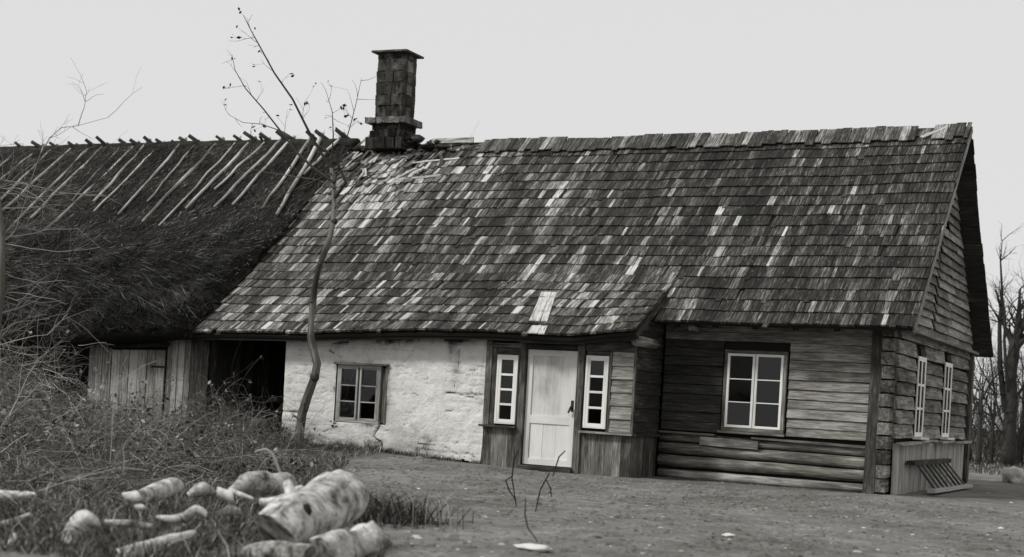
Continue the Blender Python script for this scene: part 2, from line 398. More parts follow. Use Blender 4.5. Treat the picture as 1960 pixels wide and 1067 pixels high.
wall_core('wall', cot, 1, -.80, -.55, -9.40, -5.9, 0, 2.1, [PW], M['core'])
wall_core('wall', cot, 0, -9.42, -9.25, -.79, .0, 0, 1.98, [], M['dark']); wall_core('wall', cot, 0, -9.42, -9.25, .0, W, 0, 2.3, [], M['dark'])
mb = MB(); box(mb, (-9.2, .2, 2.35), (-.2, 5.9, 2.4)); box(mb, (-9.2, -.78, 2.05), (-3.55, .2, 2.1)); mb.build('ceiling', M['core'], cot)
mb = MB(); box(mb, (-9.2, .2, .02), (-.2, 5.9, .06)); box(mb, (-9.2, -.54, .02), (-3.62, .2, .06)); mb.build('floor', M['core'], cot)
mb = MB(); box(mb, (-3.6, .25, 0), (-3.45, 5.9, 2.34)); box(mb, (-6.0, -.7, 0), (-5.85, 5.9, 2.34)); mb.build('partition', M['core'], cot)

# --- log room front: siding boards, each its own piece
def board(name, parent, p0, p1, wv, hv, tone, mat, segs=3, jit=.003):
    mb = MB(); mb.beam(p0, p1, wv, hv, tone, segs, jit); return mb.build(name, mat, parent)
z = .70; k = 0
while z < 2.26:
    h = R.uniform(.115, .145); zz = z + h / 2; t = .84 - .22 * (z - .7) / 1.5 + R.uniform(-.07, .07)  # rain-bleached lower courses; eave shade put into the upper boards' tone
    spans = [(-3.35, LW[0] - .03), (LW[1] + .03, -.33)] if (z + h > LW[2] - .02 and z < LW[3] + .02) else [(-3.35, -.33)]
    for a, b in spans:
        tt = t - (.50 if b < -2 else 0)  # vestibule's shade put into the tone of boards left of the window
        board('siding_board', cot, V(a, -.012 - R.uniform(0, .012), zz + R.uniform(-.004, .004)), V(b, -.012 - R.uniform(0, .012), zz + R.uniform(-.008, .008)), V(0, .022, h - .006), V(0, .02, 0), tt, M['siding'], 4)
    z += h; k += 1
board('drip_board', cot, V(-3.34, -.055, .665), V(-2.5, -.055, .66), V(0, 0, .03), V(0, .12, 0), .55, M['siding'])
board('drip_board', cot, V(-1.95, -.05, .655), V(-.33, -.05, .625), V(0, 0, .03), V(0, .10, 0), .62, M['siding'])
board('sill_plank', cot, V(-2.72, -.075, .565), V(-1.85, -.08, .55), V(0, 0, .12), V(0, .035, 0), .72, M['siding'])
def log(parent, p0, p1, r, tone, name='log', n=9, rough=.05, mat=None, sides=12, sq=1.0):
    p0, p1 = V(*p0), V(*p1); pts = [p0 + (p1 - p0) * i / n + V(0, 0, R.uniform(-.006, .006)) for i in range(n + 1)]
    mb = MB(); mb.tube(pts, [r * R.uniform(.96, 1.04) for _ in pts], sides, tone, rough, squash=sq); return mb.build(name, mat or M['logs'], parent, True)
log(cot, (-3.36, .01, .055), (-.05, .01, .045), .068, .74)
log(cot, (-3.36, .0, .245), (-.05, .0, .225), .084, .64)
log(cot, (-3.36, .01, .435), (-.05, .01, .395), .080, .60)
log(cot, (-3.36, .02, .595), (-.05, .02, .555), .068, .62)
# corner: vertical post board and the stack of projecting log ends
board('corner_post', cot, V(-.245, -.075, .0), V(-.235, -.07, 2.36), V(.155, 0, 0), V(0, .10, 0), .42, M['siding'], 6, .004)
z = .02
for k in range(12):
    h = R.uniform(.185, .205)
    mb = MB(); d = R.uniform(-.02, .03)
    mb.beam(V(-.075, .12, z + h/2), V(-.075 + R.uniform(-.01, .01), -.20 - d, z + h/2), V(.16 + R.uniform(-.02, .01), 0, 0), V(0, 0, h - .022), .50 + R.uniform(-.12, .12), 3, .006)
    mb.build('log_end', M['logs'], cot); z += h
# --- gable side (x = 0): hewn logs, windows, lower boarding
z = .76; k = 0
while z < 2.22:
    h = R.uniform(.185, .215); zz = z + h / 2; cuts = [.02]
    for s_ in (SW1, SW2):
        if z + h > s_[2] + .03 and z < s_[3] - .03: cuts += [s_[0] - .02, s_[1] + .02]
    cuts += [5.86]
    for a, b in zip(cuts[0::2], cuts[1::2]):
        mb = MB(); o_ = R.uniform(0, .018)
        pts = [V(.0 + o_, a + (b - a) * i / 4, zz + R.uniform(-.006, .006)) for i in range(5)]
        mb.beam(pts[0] + V(.0, 0, 0), pts[-1] + V(.0, 0, R.uniform(-.012, .012)), V(-.035, 0, h - .016), V(.07, 0, .0), .62 + R.uniform(-.14, .14), 5, .007)
        mb.build('log', M['logs'], cot)
    z += h; k += 1
for a, b, dz in ((-.02, 1.35, -.03), (1.35, 2.6, .0), (2.9, 4.1, -.01), (4.2, 5.85, -.02)):
    board('drip_board', cot, V(.13, a, .73 + dz), V(.12, b, .745 + dz), V(0, 0, .035), V(.11, 0, 0), .8, M['siding'])
y = .03
while y < 5.8:
    wd = R.uniform(.15, .24)
    board('apron_board', cot, V(.035 + R.uniform(0, .015), y + wd/2, -.02), V(.03 + R.uniform(0, .012), y + wd/2, .70), V(0, wd - .008, 0), V(.028, 0, 0), .95 + R.uniform(-.14, .1), M['siding'], 2)
    y += wd
board('corner_post', cot, V(.05, 5.98, 0), V(.05, 5.98, 2.28), V(0, .16, 0), V(.12, 0, 0), .42, M['siding'], 5, .004)
z = .02
for k in range(11):
    h = R.uniform(.18, .205); mb = MB(); mb.beam(V(.0, W + .02, z + h/2), V(.0, W + .22, z + h/2), V(.16, 0, 0), V(0, 0, h - .02), .5 + R.uniform(-.1, .1), 2, .005); mb.build('log_end', M['logs'], cot); z += h
window(cot, (LW[0], -.03, LW[2]), (1, 0, 0), (0, -1, 0), LW[1] - LW[0], LW[3] - LW[2], [(.405, .01), (.405, 0)], 3, M['white'], .05, .014, .034, sillmat=M['siding'], extra=M['siding'])
for s_ in (SW1, SW2):
    window(cot, (.03, s_[0], s_[2]), (0, 1, 0), (1, 0, 0), s_[1] - s_[0], s_[3] - s_[2], [((s_[1] - s_[0] - .05) / 2, 0.0)] * 2, 3, M['white'], .03, .035, .034, inset=-.035, rec=.0, tbase=.85, dd=.25)

# --- vestibule
for a, b in ((NW1, 0), (NW2, 1)):
    window(cot, (a[0], -1.0, a[2]), (1, 0, 0), (0, -1, 0), a[1] - a[0], a[3] - a[2], [(a[1] - a[0] - .06, 0)], 4, M['white'], .03, .032, .04, sill=False, rec=.015)
def vboard(x0, x1, z0, z1, t, name='frame_board', y=-1.0, th=.04, mat='siding'):
    return board(name, cot, V((x0 + x1)/2, y, z0), V((x0 + x1)/2, y, z1), V(x1 - x0 - .004, 0, 0), V(0, th, 0), t, M[mat], 4, .002)
def hboard(x0, x1, z0, z1, t, name='frame_board', y=-1.0, th=.04, mat='siding'):
    return board(name, cot, V(x0, y, (z0 + z1)/2), V(x1, y, (z0 + z1)/2), V(0, 0, z1 - z0 - .004), V(0, th, 0), t, M[mat], 3, .002)
vboard(-5.80, -5.70, .62, 1.86, .60); vboard(-5.70, NW1[0] - .0, .62, 1.76, .45, y=-.985)
vboard(NW1[1], -5.22, .62, 1.76, .5, y=-.985); hboard(NW1[0], NW1[1], NW1[3], 1.76, .5, y=-.985)
hboard(-5.72, -5.22, 1.765, 1.84, .55, y=-1.01)
vboard(-5.22, -5.125, .0, 1.84, .50, 'door_post', -1.01, .07); vboard(-4.305, -4.20, .0, 1.84, .52, 'door_post', -1.01, .07)
hboard(-5.125, -4.305, 1.765, 1.835, .36, 'lintel', -1.0, .06); hboard(-5.24, -4.17, 1.845, 1.90, .55, 'frame_board', -1.03, .06)
hboard(-5.80, -3.42, 1.91, 2.08, .38, y=-.99)
hboard(-4.19, -3.42, 1.765, 1.905, .40, y=-.995)
hboard(NW2[0], NW2[1], NW2[3], 1.76, .5, y=-.985); vboard(NW2[1], -3.77, .62, 1.76, .52, y=-1.0)
z = .625
for k in range(6):
    board('siding_board', cot, V(-3.77, -1.0, z + .094), V(-3.44, -1.0, z + .094), V(0, .025, .192), V(0, .02, 0), .76 + R.uniform(-.06, .08), M['siding']); z += .19
vboard(-3.44, -3.405, .6, 1.9, .5, 'corner_post', -1.0, .05)
hboard(-4.20, -3.38, .585, .618, .70, 'drip_board', -1.05, .12); hboard(-5.82, -5.22, .585, .618, .50, 'drip_board', -1.05, .12)
x = -5.79
for wd in (.14, .12, .16, .145): vboard(x, x + wd, -.02, .585, .55 + R.uniform(-.1, .1), 'apron_board', -.99 - R.uniform(0, .01), .03); x += wd
x = -4.20
for wd in (.13, .11, .14, .12, .13, .15): vboard(x, x + wd, -.02, .585, .57 + R.uniform(-.1, .1), 'apron_board', -.99 - R.uniform(0, .01), .03); x += wd
# right return of the vestibule
z = .62
while z < 2.2:
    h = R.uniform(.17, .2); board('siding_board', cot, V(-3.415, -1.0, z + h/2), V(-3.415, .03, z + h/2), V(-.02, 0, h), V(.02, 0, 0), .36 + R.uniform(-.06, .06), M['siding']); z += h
board('drip_board', cot, V(-3.39, -1.06, .60), V(-3.39, 0, .60), V(0, 0, .035), V(.10, 0, 0), .4, M['siding'])
y = -1.0
while y < -.02:
    wd = min(R.uniform(.12, .17), -y); board('apron_board', cot, V(-3.415, y + wd/2, -.02), V(-3.415, y + wd/2, .58), V(0, wd - .006, 0), V(.028, 0, 0), .5 + R.uniform(-.08, .08), M['siding'], 2); y += wd
mb = MB(); mb.tube([V(-3.37, -1.16, 1.93), V(-3.37, -.4, 1.93)], .075, 12, .75, .03); mb.build('beam_end', M['logs'], cot, True)
mb = MB(); mb.tube([V(-2.86, -.36, 2.19), V(-2.86, .1, 2.19)], .045, 10, .8, .03); mb.build('beam_end', M['logs'], cot, True)
# --- door
door = sub('door', cot); x0, x1, z0, z1 = -5.115, -4.315, .075, 1.755; yd = -.975
def dpart(name, a, b, t, mat='door'):
    mb = MB(); box(mb, a, b, t); return mb.build(name, M[mat], door)
st = .085; zm = .74
dpart('stile', (x0, yd - .022, z0), (x0 + st, yd + .022, z1), .62); dpart('stile', (x1 - st, yd - .022, z0), (x1, yd + .022, z1), .7)
dpart('rail', (x0 + st, yd - .021, z1 - st), (x1 - st, yd + .021, z1), .55); dpart('rail', (x0 + st, yd - .021, zm - .06), (x1 - st, yd + .021, zm + .06), .8)
dpart('rail', (x0 + st, yd - .021, z0), (x1 - st, yd + .021, z0 + .09), .7)
dpart('panel', (x0 + st, yd - .004, zm + .06), (x1 - st, yd + .01, z1 - st), .52)
pw = (x1 - x0 - 2 * st) / 3
for k in range(3): dpart('panel', (x0 + st + pw*k + .002, yd - .006 + .002*(k % 2), z0 + .09), (x0 + st + pw*(k+1) - .002, yd + .01, zm - .06), .74 + .04 * k)
mb = MB(); mb.tube([V(x1 - .05, yd - .03, .93), V(x1 - .05, yd - .07, .95), V(x1 - .085, yd - .075, .86)], .014, 8, .3); box(mb, (x1 - .07, yd - .03, .88), (x1 - .03, yd - .022, 1.04), .3); mb.build('handle', M['iron'], door)
mb = MB(); box(mb, (-5.14, -1.12, -.02), (-4.29, -.92, .062), .35); mb.build('doorstep', M['logs'], cot)

# --- whitewashed wall
def plaster():
    x0, x1, z1 = -9.42, -5.80, 2.08; n, m = 180, 100; u = np.linspace(x0, x1, n + 1); v = np.linspace(-.03, z1, m + 1)
    # snap grid lines to the window opening
    for e in PW[:2]: u[np.argmin(abs(u - e))] = e
    for e in PW[2:]: v[np.argmin(abs(v - e))] = e
    U_, V_ = np.meshgrid(u, v, indexing='ij')
    rr_ = (V_ + .05 * vn(U_, V_, 0, 1.4) + .02 * vn(U_, V_, 3, 5)) / .15; row = np.floor(rr_); fz = rr_ - row
    col = (U_ + .11 * vn(row * 7.7, 0, 1.3, 1.0) + .05 * vn(U_, V_, 4, 2.)) / .36 + .5 * (row % 2); fx = col - np.floor(col)
    joint = np.maximum(np.exp(-((np.minimum(fz, 1 - fz)) / .07) ** 2), .8 * np.exp(-((np.minimum(fx, 1 - fx)) / .04) ** 2))
    show = np.clip(.05 + .9 * vn(U_, V_, 8, 1.7) + np.clip(.6 - V_, 0, 1) * .9, 0, 1.1)
    stone = vn(np.floor(col) * 5.3, row * 3.7, 2, 1.0)
    Yp = -1.0 - .035 * fbm(U_, V_, 0, 1.1, 4) - .012 * fbm(U_, V_, 3, 6, 3) + .020 * joint * show - .012 * stone * show
    Yp -= .035 * np.clip(1 - V_ / .35, 0, 1)
    crack = np.zeros_like(U_)
    short = []
    for _ in range(46):
        xa_ = R.uniform(-9.4, -5.85); za_ = R.uniform(.05, 1.75) ** 1.0; ln_ = R.uniform(.06, .28); short.append([(xa_, za_), (xa_ + ln_ * .5, za_ + R.gauss(0, .012)), (xa_ + ln_, za_ + R.gauss(0, .02))])
    for pts in (*short, [(-7.62, .48), (-7.70, .30), (-7.55, .22), (-7.50, .02)], [(-6.95, 1.9), (-7.1, 1.6), (-7.35, 1.35)], [(-6.3, 2.0), (-6.28, 1.5), (-6.33, 1.1)], [(-9.42, .62), (-9.1, .6)], [(-6.45, 1.05), (-6.0, 1.0)], [(-6.55, 1.83), (-6.25, 1.82)], [(-8.3, 1.9), (-8.28, 1.75), (-8.55, 1.72), (-8.62, 1.6), (-8.35, 1.5)], [(-6.9, .25), (-6.4, .22), (-6.1, .1)]):
        for a, b in zip(pts[:-1], pts[1:]):
            a, b = np.array(a), np.array(b); d = b - a; t = np.clip(((U_ - a[0]) * d[0] + (V_ - a[1]) * d[1]) / (d @ d), 0, 1)
            dd = np.hypot(U_ + .02 * vn(U_, V_, 5, 9) - a[0] - t * d[0], V_ + .02 * vn(U_, V_, 6, 9) - a[1] - t * d[1]); crack = np.maximum(crack, np.exp(-(dd / (.013 if len(pts) != 3 else .008)) ** 2) * (1 if len(pts) != 3 else .6))
    Yp += .03 * crack
    P = np.stack([U_, Yp, V_], -1).reshape(-1, 3); k = m + 1
    i, j = np.meshgrid(np.arange(n), np.arange(m), indexing='ij'); i = i.ravel(); j = j.ravel()
    cx, cz = (u[i] + u[i+1]) / 2, (v[j] + v[j+1]) / 2; keep = ~((cx > PW[0]) & (cx < PW[1]) & (cz > PW[2]) & (cz < PW[3]))
    ragged = cz < .03 + .045 * vn(cx, 0, 0, 4) + .02 * vn(cx, 0, 3, 14); keep &= ~ragged
    i, j = i[keep], j[keep]; cx, cz = cx[keep], cz[keep]; q = i * k + j
    F_ = np.stack([q, q + k, q + k + 1, q + 1], 1)
    st = np.exp(-((cx + 6.28) / .10) ** 2) * np.clip((cz - .95) / .5, 0, 1) * (0.6 + .6 * vn(cx, cz * .4, 2, 8)) + .7 * np.exp(-((cx + 6.42) / .05) ** 2) * np.clip((cz - 1.3) / .5, 0, 1)
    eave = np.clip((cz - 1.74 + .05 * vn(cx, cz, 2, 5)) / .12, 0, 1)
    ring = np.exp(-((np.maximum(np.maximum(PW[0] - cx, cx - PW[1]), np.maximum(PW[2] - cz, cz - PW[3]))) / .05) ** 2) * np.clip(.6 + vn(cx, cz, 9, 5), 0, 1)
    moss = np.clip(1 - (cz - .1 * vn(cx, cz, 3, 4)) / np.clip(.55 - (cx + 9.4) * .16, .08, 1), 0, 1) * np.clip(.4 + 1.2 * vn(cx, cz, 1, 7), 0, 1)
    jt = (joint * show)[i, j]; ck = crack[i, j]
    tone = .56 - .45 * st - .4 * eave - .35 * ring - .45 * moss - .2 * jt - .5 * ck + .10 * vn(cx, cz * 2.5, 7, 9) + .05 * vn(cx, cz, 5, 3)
    # edges turned back into the wall
    B = P.copy(); B[:, 1] = -.80; allv = np.concatenate([P, B]); off = len(P)
    e = []; bi = np.arange(n)
    e += [(a * k + m, (a+1) * k + m, (a+1) * k + m + off, a * k + m + off) for a in bi]
    e += [(0 * k + b, 0 * k + b + 1, off + b + 1, off + b) for b in range(m)]
    e += [(n * k + b, n * k + b + 1, off + n * k + b + 1, off + n * k + b) for b in range(m)]
    ia, ib = [int(np.argmin(abs(u - x))) for x in PW[:2]]; ja, jb = [int(np.argmin(abs(v - x))) for x in PW[2:]]
    for a in range(ia, ib):
        for b in (ja, jb): e.append((a * k + b, (a+1) * k + b, off + (a+1) * k + b, off + a * k + b))
    for b in range(ja, jb):
        for a in (ia, ib): e.append((a * k + b, a * k + b + 1, off + a * k + b + 1, off + a * k + b))
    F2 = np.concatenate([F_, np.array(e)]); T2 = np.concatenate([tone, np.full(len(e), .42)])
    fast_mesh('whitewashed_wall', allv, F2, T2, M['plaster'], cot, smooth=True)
plaster()
pwin = window(cot, (PW[0] + .02, -.94, PW[2] + .01), (1, 0, 0), (0, -1, 0), .79, PW[3] - PW[2] - .02, [(.335, .035), (.335, 0)], 3, M['siding'], .042, .018, .03, sill=False, extra=M['siding'], tbase=.86)
vb_ = MB(); vb_.beam(V(-7.575, -.93, .53), V(-7.575, -.93, 1.38), V(.07, 0, 0), V(0, .03, 0), .5); vb_.beam(V(-7.52, -.97, .52), V(-7.52, -.97, 1.41), V(.035, 0, 0), V(0, .06, 0), .6); vb_.build('shutter', M['siding'], cot)
mb = MB(); mb.beam(V(-8.47, -1.01, 1.425), V(-7.48, -1.01, 1.425), V(0, 0, .03), V(0, .07, 0), .5, 3, .003); mb.build('lintel', M['siding'], cot)

# ------------------------------------------------------------------ cottage roof
EX = [(-11.3, 1.75), (-8.67, 1.83), (-7.2, 1.91), (-5.6, 1.955), (-4.23, 1.925), (-3.2, 2.05)]
RX = [(-11.3, 5.58), (-10.5, 5.54), (-8.2, 5.585), (-5.0, 5.575), (-2.5, 5.57), (.4, 5.60)]
ip = lambda T, x: float(np.interp(x, [a for a, _ in T], [b for _, b in T]))
XL, XK, XR = -11.12, -3.30, .33
def wob(x, y): return .022 * float(vn(x, y, 0, .9)) + .012 * float(vn(x, y, 5, 2.3))
def prof_left(x):
    ze = ip(EX, x); zr = ip(RX, x); return [V(0, -1.35, ze), V(0, .13, 2.885), V(0, YR, zr)]
def prof_right(x): return [V(0, YE, ZE), V(0, YR, ip(RX, x))]
def surf(prof, x, s):
    pr = prof(x); 
    for a, b in zip(pr[:-1], pr[1:]):
        L = np.linalg.norm(b - a)
        if s <= L or b is pr[-1]:
            p = a + (b - a) * (s / L); t = (b - a) / L; n = V(0, -t[2], t[1])
            p = p + n * wob(x, p[1]); p[0] = x; return p, t, n
        s -= L
def slen(prof, x):
    pr = prof(x); return sum(np.linalg.norm(b - a) for a, b in zip(pr[:-1], pr[1:]))
roof = sub('roof', cot)
sh = []         # every shingle: (size on view, data)
def shingle(prof, x, s, wd, ln, th, tone, lift=.03, rot=0.0, slack=0.0):
    p0, t, n = surf(prof, x, s); p1, t1, n1 = surf(prof, x, min(s + ln, slen(prof, x) + .02))
    side = V(1, 0, 0) + t * rot
    a = p0 + n * (lift + slack); b = p1 + n1 * (.012) - side * 0 + V(1, 0, 0) * (-rot * ln)
    d = np.linalg.norm((p0 - CAM)); sh.append((wd / d, (a, b, unit(side) * (wd - .004), n * th, tone)))
STREAK = {}
def tone_at(x, y, course):
    col = float(vn(x * 5.5 + .5 * y, y * .45, 1, 1.0)); big = float(fbm(x, y, 3, .5, 3)); mid = float(fbm(x, y * 1.2, 11, 1.7, 3))
    base = .355 + .13 * col + .16 * big + .13 * mid + R.gauss(0, .085)
    left = float(np.clip((-3.6 - x) / 2.5, 0, 1)); base += .03 * left
    worn = max(0, 1 - math.hypot((x + 9.6) / 2.0, (y - 2.2) / 1.5)) + .8 * max(0, 1 - math.hypot((x + 4.6) / 1.5, (y + .4) / 1.3)) + .5 * max(0, 1 - math.hypot((x + 8.6) / 2.6, (y + .9) / .9))
    base += .12 * worn + .03 * left
    p = .035 + .10 * left + .10 * max(0, col - .1) + .08 * max(0, mid) * (1 + left) + .30 * worn
    key = (int((x + 40 + .02 * math.sin(course)) / .085), (course + int((x * 7919) % 3)) // 3)
    if key not in STREAK: STREAK[key] = (R.uniform(.12, .36) if R.random() < p * 1.25 else 0.0)
    base += STREAK[key] * R.uniform(.5, 1.1)
    if R.random() < p * .55: base += R.uniform(.15, .40)
    if R.random() < .08: base -= .18
    return base
EXP = .2608
def course(prof, xa, xb, c, bottom=False):
    x = xa + R.uniform(-.02, 0.0) + (.012 if c % 2 else 0); cj = R.gauss(0, .003)
    while x < xb - .02:
        wd = min(R.choice((.045, .05, .06, .065, .075, .08, .09, .11)) * R.uniform(.9, 1.1), xb - x + .01); xc = x + wd / 2; x += wd
        L = slen(prof, xc); s = 0 if bottom else L - (c + 1) * EXP + cj + .010 * float(vn(xc, c * 3.3, 0, .8))
        pt = surf(prof, xc, s)[0]; wild = 0.0
        if xc < XK: wild = max(0., 1 - math.hypot((xc + 9.9) / 1.9, (pt[1] - 2.9) / 1.6)) * 1.4
        t = tone_at(xc, pt[1], c) + (R.uniform(-.3, .45) * min(wild, 1))
        if R.random() < .008 + .16 * wild: continue
        if s > L - .45 and -11 < xc < -8.3 and R.random() < .4: continue
        shingle(prof, xc, s + R.gauss(0, .0035 + .05 * wild) - (R.uniform(.02, .09) if R.random() < .025 else 0), wd, EXP * 2.1, R.uniform(.030, .040), t, .056, R.gauss(0, .010 + .12 * wild), max(0, R.gauss(0, .003 + .03 * wild)))
def prof_any(x): return prof_left(x) if x < XK else prof_right(x)
for c in range(0, 15): course(prof_any, XL, XR, c)
for c in range(15, 22): course(prof_left, XL, XK, c)
course(prof_left, XL, XK, 22, True)
for c in range(15, 19): course(prof_right, XK - .08, XR, c)
# new pale boards laid over the broken eave
for (px0, py0, px1, py1, wd) in ((1047, 580, 1024, 628, .17), (1030, 632, 1019, 648, .16), (1060, 577, 1043, 622, .10), (1043, 628, 1036, 650, .1)):
    pa = on(px0, py0, 1, -.35 if py0 < 600 else -1.2); pb = on(px1, py1, 1, -1.1 if py0 < 600 else -1.42)
    sa, sb = [((q[1] + 1.35) / math.hypot(1.48, 2.92 - 1.93)) * math.hypot(1.48, .99) ** 1 * 1.2 for q in (pa, pb)]
    A = surf(prof_left, pa[0], max(sa, 0)); B = surf(prof_left, pb[0], max(sb, 0) if sb > 0 else 0)
    a = A[0] + A[2] * .065; b = B[0] + B[2] * .075 - B[1] * (.06 if sb < .1 else 0)
    mb = MB(); mb.beam(b, a, V(wd, 0, 0), A[2] * .016, .97, 2, .002); mb.build('patch_board', M['shingle'], roof)
sh.sort(key=lambda q: -q[0])
for _, (a, b, wv, hv, t) in sh[:260]:
    mb = MB(); mb.beam(a, b, wv, hv, t, 1); mb.build('shingle', M['shingle'], roof)
mb = MB()
for _, (a, b, wv, hv, t) in sh[260:]: mb.beam(a, b, wv, hv, t, 1)
mb.build('shingles', M['shingle'], roof, kind='stuff')
# decks
def deck(prof, xa, xb, name, th=.05, off=-.004, xs=40):
    mb = MB(); vs, fs = [], []; ns = 12
    for i in range(xs + 1):
        x = xa + (xb - xa) * i / xs; L = slen(prof, x)
        for j in range(ns + 1):
            p, t, n = surf(prof, x, L * j / ns); vs.append(p + n * off); vs.append(p + n * (off - th))
    K = 2 * (ns + 1)
    for i in range(xs):
        for j in range(ns):
            a = i * K + 2 * j; fs.append((a, a + 2, a + K + 2, a + K)); fs.append((a + 1, a + K + 1, a + K + 3, a + 3))
        a = i * K; fs.append((a, a + K, a + K + 1, a + 1))
    for i in (0, xs):
        for j in range(ns): a = i * K + 2 * j; fs.append((a, a + 1, a + 3, a + 2))
    mb.poly(vs, fs, .4); return mb.build(name, M['dark'], roof)
deck(prof_left, XL + .02, XK - .01, 'deck'); deck(prof_right, XK + .0, XR - .03, 'deck', xs=12)
# side of the kicked-out slope (verge board)
mb = MB(); A = surf(prof_left, XK, 0); B = surf(prof_left, XK, slen(prof_left, XK) * .30)
mb.beam(A[0] - A[2] * .05, B[0] - A[2] * .05, V(.03, 0, 0), A[2] * .07, .38, 5, .004); mb.build('verge_board', M['siding'], roof)
# fascia beams under the eaves
mb = MB()
for i in range(12):
    xa_ = XL + (XK - XL) * i / 12; xb_ = XL + (XK - XL) * (i + 1) / 12
    mb.beam(surf(prof_left, xa_, .05)[0] - V(0, -.04, .085), surf(prof_left, xb_, .05)[0] - V(0, -.04, .085), V(0, .05, 0), V(0, 0, .06), .25)
mb.build('eave_batten', M['dark'], roof)
for x in np.arange(XL + .3, XK, .62):
    mb = MB(); A = surf(prof_left, x, .06); B = surf(prof_left, x, 1.2); mb.beam(A[0] - A[2] * .10, B[0] - B[2] * .10, V(.07, 0, 0), A[2] * .09, .35, 1); mb.build('rafter', M['dark'], roof)
for x in np.arange(XK + .25, XR, .58):
    mb = MB(); A = surf(prof_right, x, .06); B = surf(prof_right, x, 1.4); mb.beam(A[0] - A[2] * .10, B[0] - B[2] * .10, V(.08, 0, 0), A[2] * .10, .35, 1); mb.build('rafter', M['dark'], roof)
# ridge boards standing proud of the last course
x = -8.15
while x < XR - .02:
    wd = min(R.uniform(.09, .16), XR - x + .01)
    if not (-.42 < x + wd / 2 < -.24):
        Lr = slen(prof_left if x < XK else prof_right, x); pr = prof_left if x < XK else prof_right
        ln = R.uniform(.36, .46); A = surf(pr, x + wd/2, Lr - ln); B = surf(pr, x + wd/2, Lr)
        t = .42 + R.gauss(0, .08) + (R.uniform(.15, .4) if R.random() < .16 else 0)
        mb = MB(); mb.beam(A[0] + A[2] * .10, B[0] + B[2] * .065 + V(R.gauss(0, .008), 0, .02 + R.uniform(0, .018)), V(wd - .006, 0, 0), A[2] * .02, t); mb.build('ridge_board', M['shingle'], roof)
    x += wd
A = surf(prof_right, -.36, 4.55); B = surf(prof_right, -.02, 4.85); mb = MB(); mb.beam(A[0] + A[2]*.1, B[0] + B[2]*.1, V(.05, 0, -.02), A[2]*.02, .85); mb.build('loose_board', M['shingle'], roof)
# far slope: long boards, dark on the underside, thick enough to read at the rake
Lf = math.hypot(W + .549 - YR, ZR - ZE); nb = 22
for k in range(nb):
    def fp(s):
        f_ = s / Lf; y = YR + (W + .549 - YR) * f_; zz = ZR + (ZE - ZR) * f_ ; 
        return V(0, y + .10 * max(0, f_ - .45), zz - .10 * math.sin(math.pi * min(1, f_)) )
    a, b = fp(Lf * k / nb), fp(Lf * (k + 1) / nb); t = unit(b - a); n = V(0, -t[2], t[1]); n = n if n[2] > 0 else -n
    for xa_, xb_ in ((XL, -5.5), (-5.5, XR + R.uniform(-.01, .015))):
        m_ = (a + b) / 2; mb = MB(); mb.beam(m_ + V(xa_, 0, 0) + n * .02, m_ + V(xb_, 0, 0) + n * .02, t * (Lf / nb + .05), n * .035, .3 + R.uniform(-.1, .1)); mb.build('roof_board', M['shingle' if False else 'siding'], roof)
mb = MB(); mb.beam(V(XL, YR, ZR - .03), V(XR - .05, YR, ZR - .05), V(0, .09, 0), V(0, 0, .1), .3); mb.build('ridge_beam', M['dark'], roof)
# rake (barge) boards of the gable end
mb = MB(); A = V(XR + .004, YE - .02, ZE - .02); B = V(XR + .004, YR, ZR + .015); nn = unit(V(0, -(ZR - ZE), YR - YE)) 
mb.beam(A - nn * .02, B - nn * .02, V(.028, 0, 0), nn * .10, .78, 8, .003); mb.build('barge_board', M['siding'], roof)
# gable wall: horizontal boards, cut to the roof slope
gab = sub('gable', cot)
z = 2.30; k = 0
while z < 5.45:
    h = R.uniform(.125, .15); zz = z + h/2
    ya = YE + (zz - ZE) * (YR - YE) / (ZR - ZE) + .12; yb = W + .549 - (zz - ZE) * (YR - YE) / (ZR - ZE) - .14
    ya = max(ya, -.05); yb = min(yb, W + .12)
    cuts = sorted([ya, yb] + ([2.40 + .19 * (zz - 2.6), 2.62 + .19 * (zz - 2.6)] if 2.5 < zz < 4.0 else []) + ([3.0, 3.42] if 4.0 < zz < 4.19 else []) + ([3.9 + R.uniform(-.3, .3)] * 2 if R.random() < .6 and yb > 4.5 else []))
    cuts = [c_ for c_ in cuts if ya <= c_ <= yb]
    if len(cuts) % 2: cuts.append(yb)
    for a, b in zip(cuts[0::2], cuts[1::2]):
        if b - a < .05: continue
        mb = MB(); dz = R.uniform(-.012, .012)
        mb.beam(V(.012 + R.uniform(0, .014), a, zz + dz), V(.012 + R.uniform(0, .014), b, zz - dz + R.uniform(-.01, .01)), V(-.045, 0, h + .012), V(.02, 0, .0), .72 + R.uniform(-.14, .14), 3, .004); mb.build('gable_board', M['siding'], gab)
    z += h; k += 1
mb = MB(); vs = [V(-.03, -.1, 2.25), V(-.03, W + .2, 2.25), V(-.03, YR, 5.55), V(-.09, -.1, 2.25), V(-.09, W + .2, 2.25), V(-.09, YR, 5.55)]
mb.poly(vs, [(0, 1, 2), (5, 4, 3), (0, 3, 4, 1), (1, 4, 5, 2), (2, 5, 3, 0)], .5); mb.build('backing', M['core'], gab)
mb = MB(); mb.beam(V(.09, -.28, 2.285), V(.09, W + .15, 2.27), V(0, 0, .04), V(.13, 0, 0), .7, 6, .006); mb.build('skirt_board', M['siding'], gab)

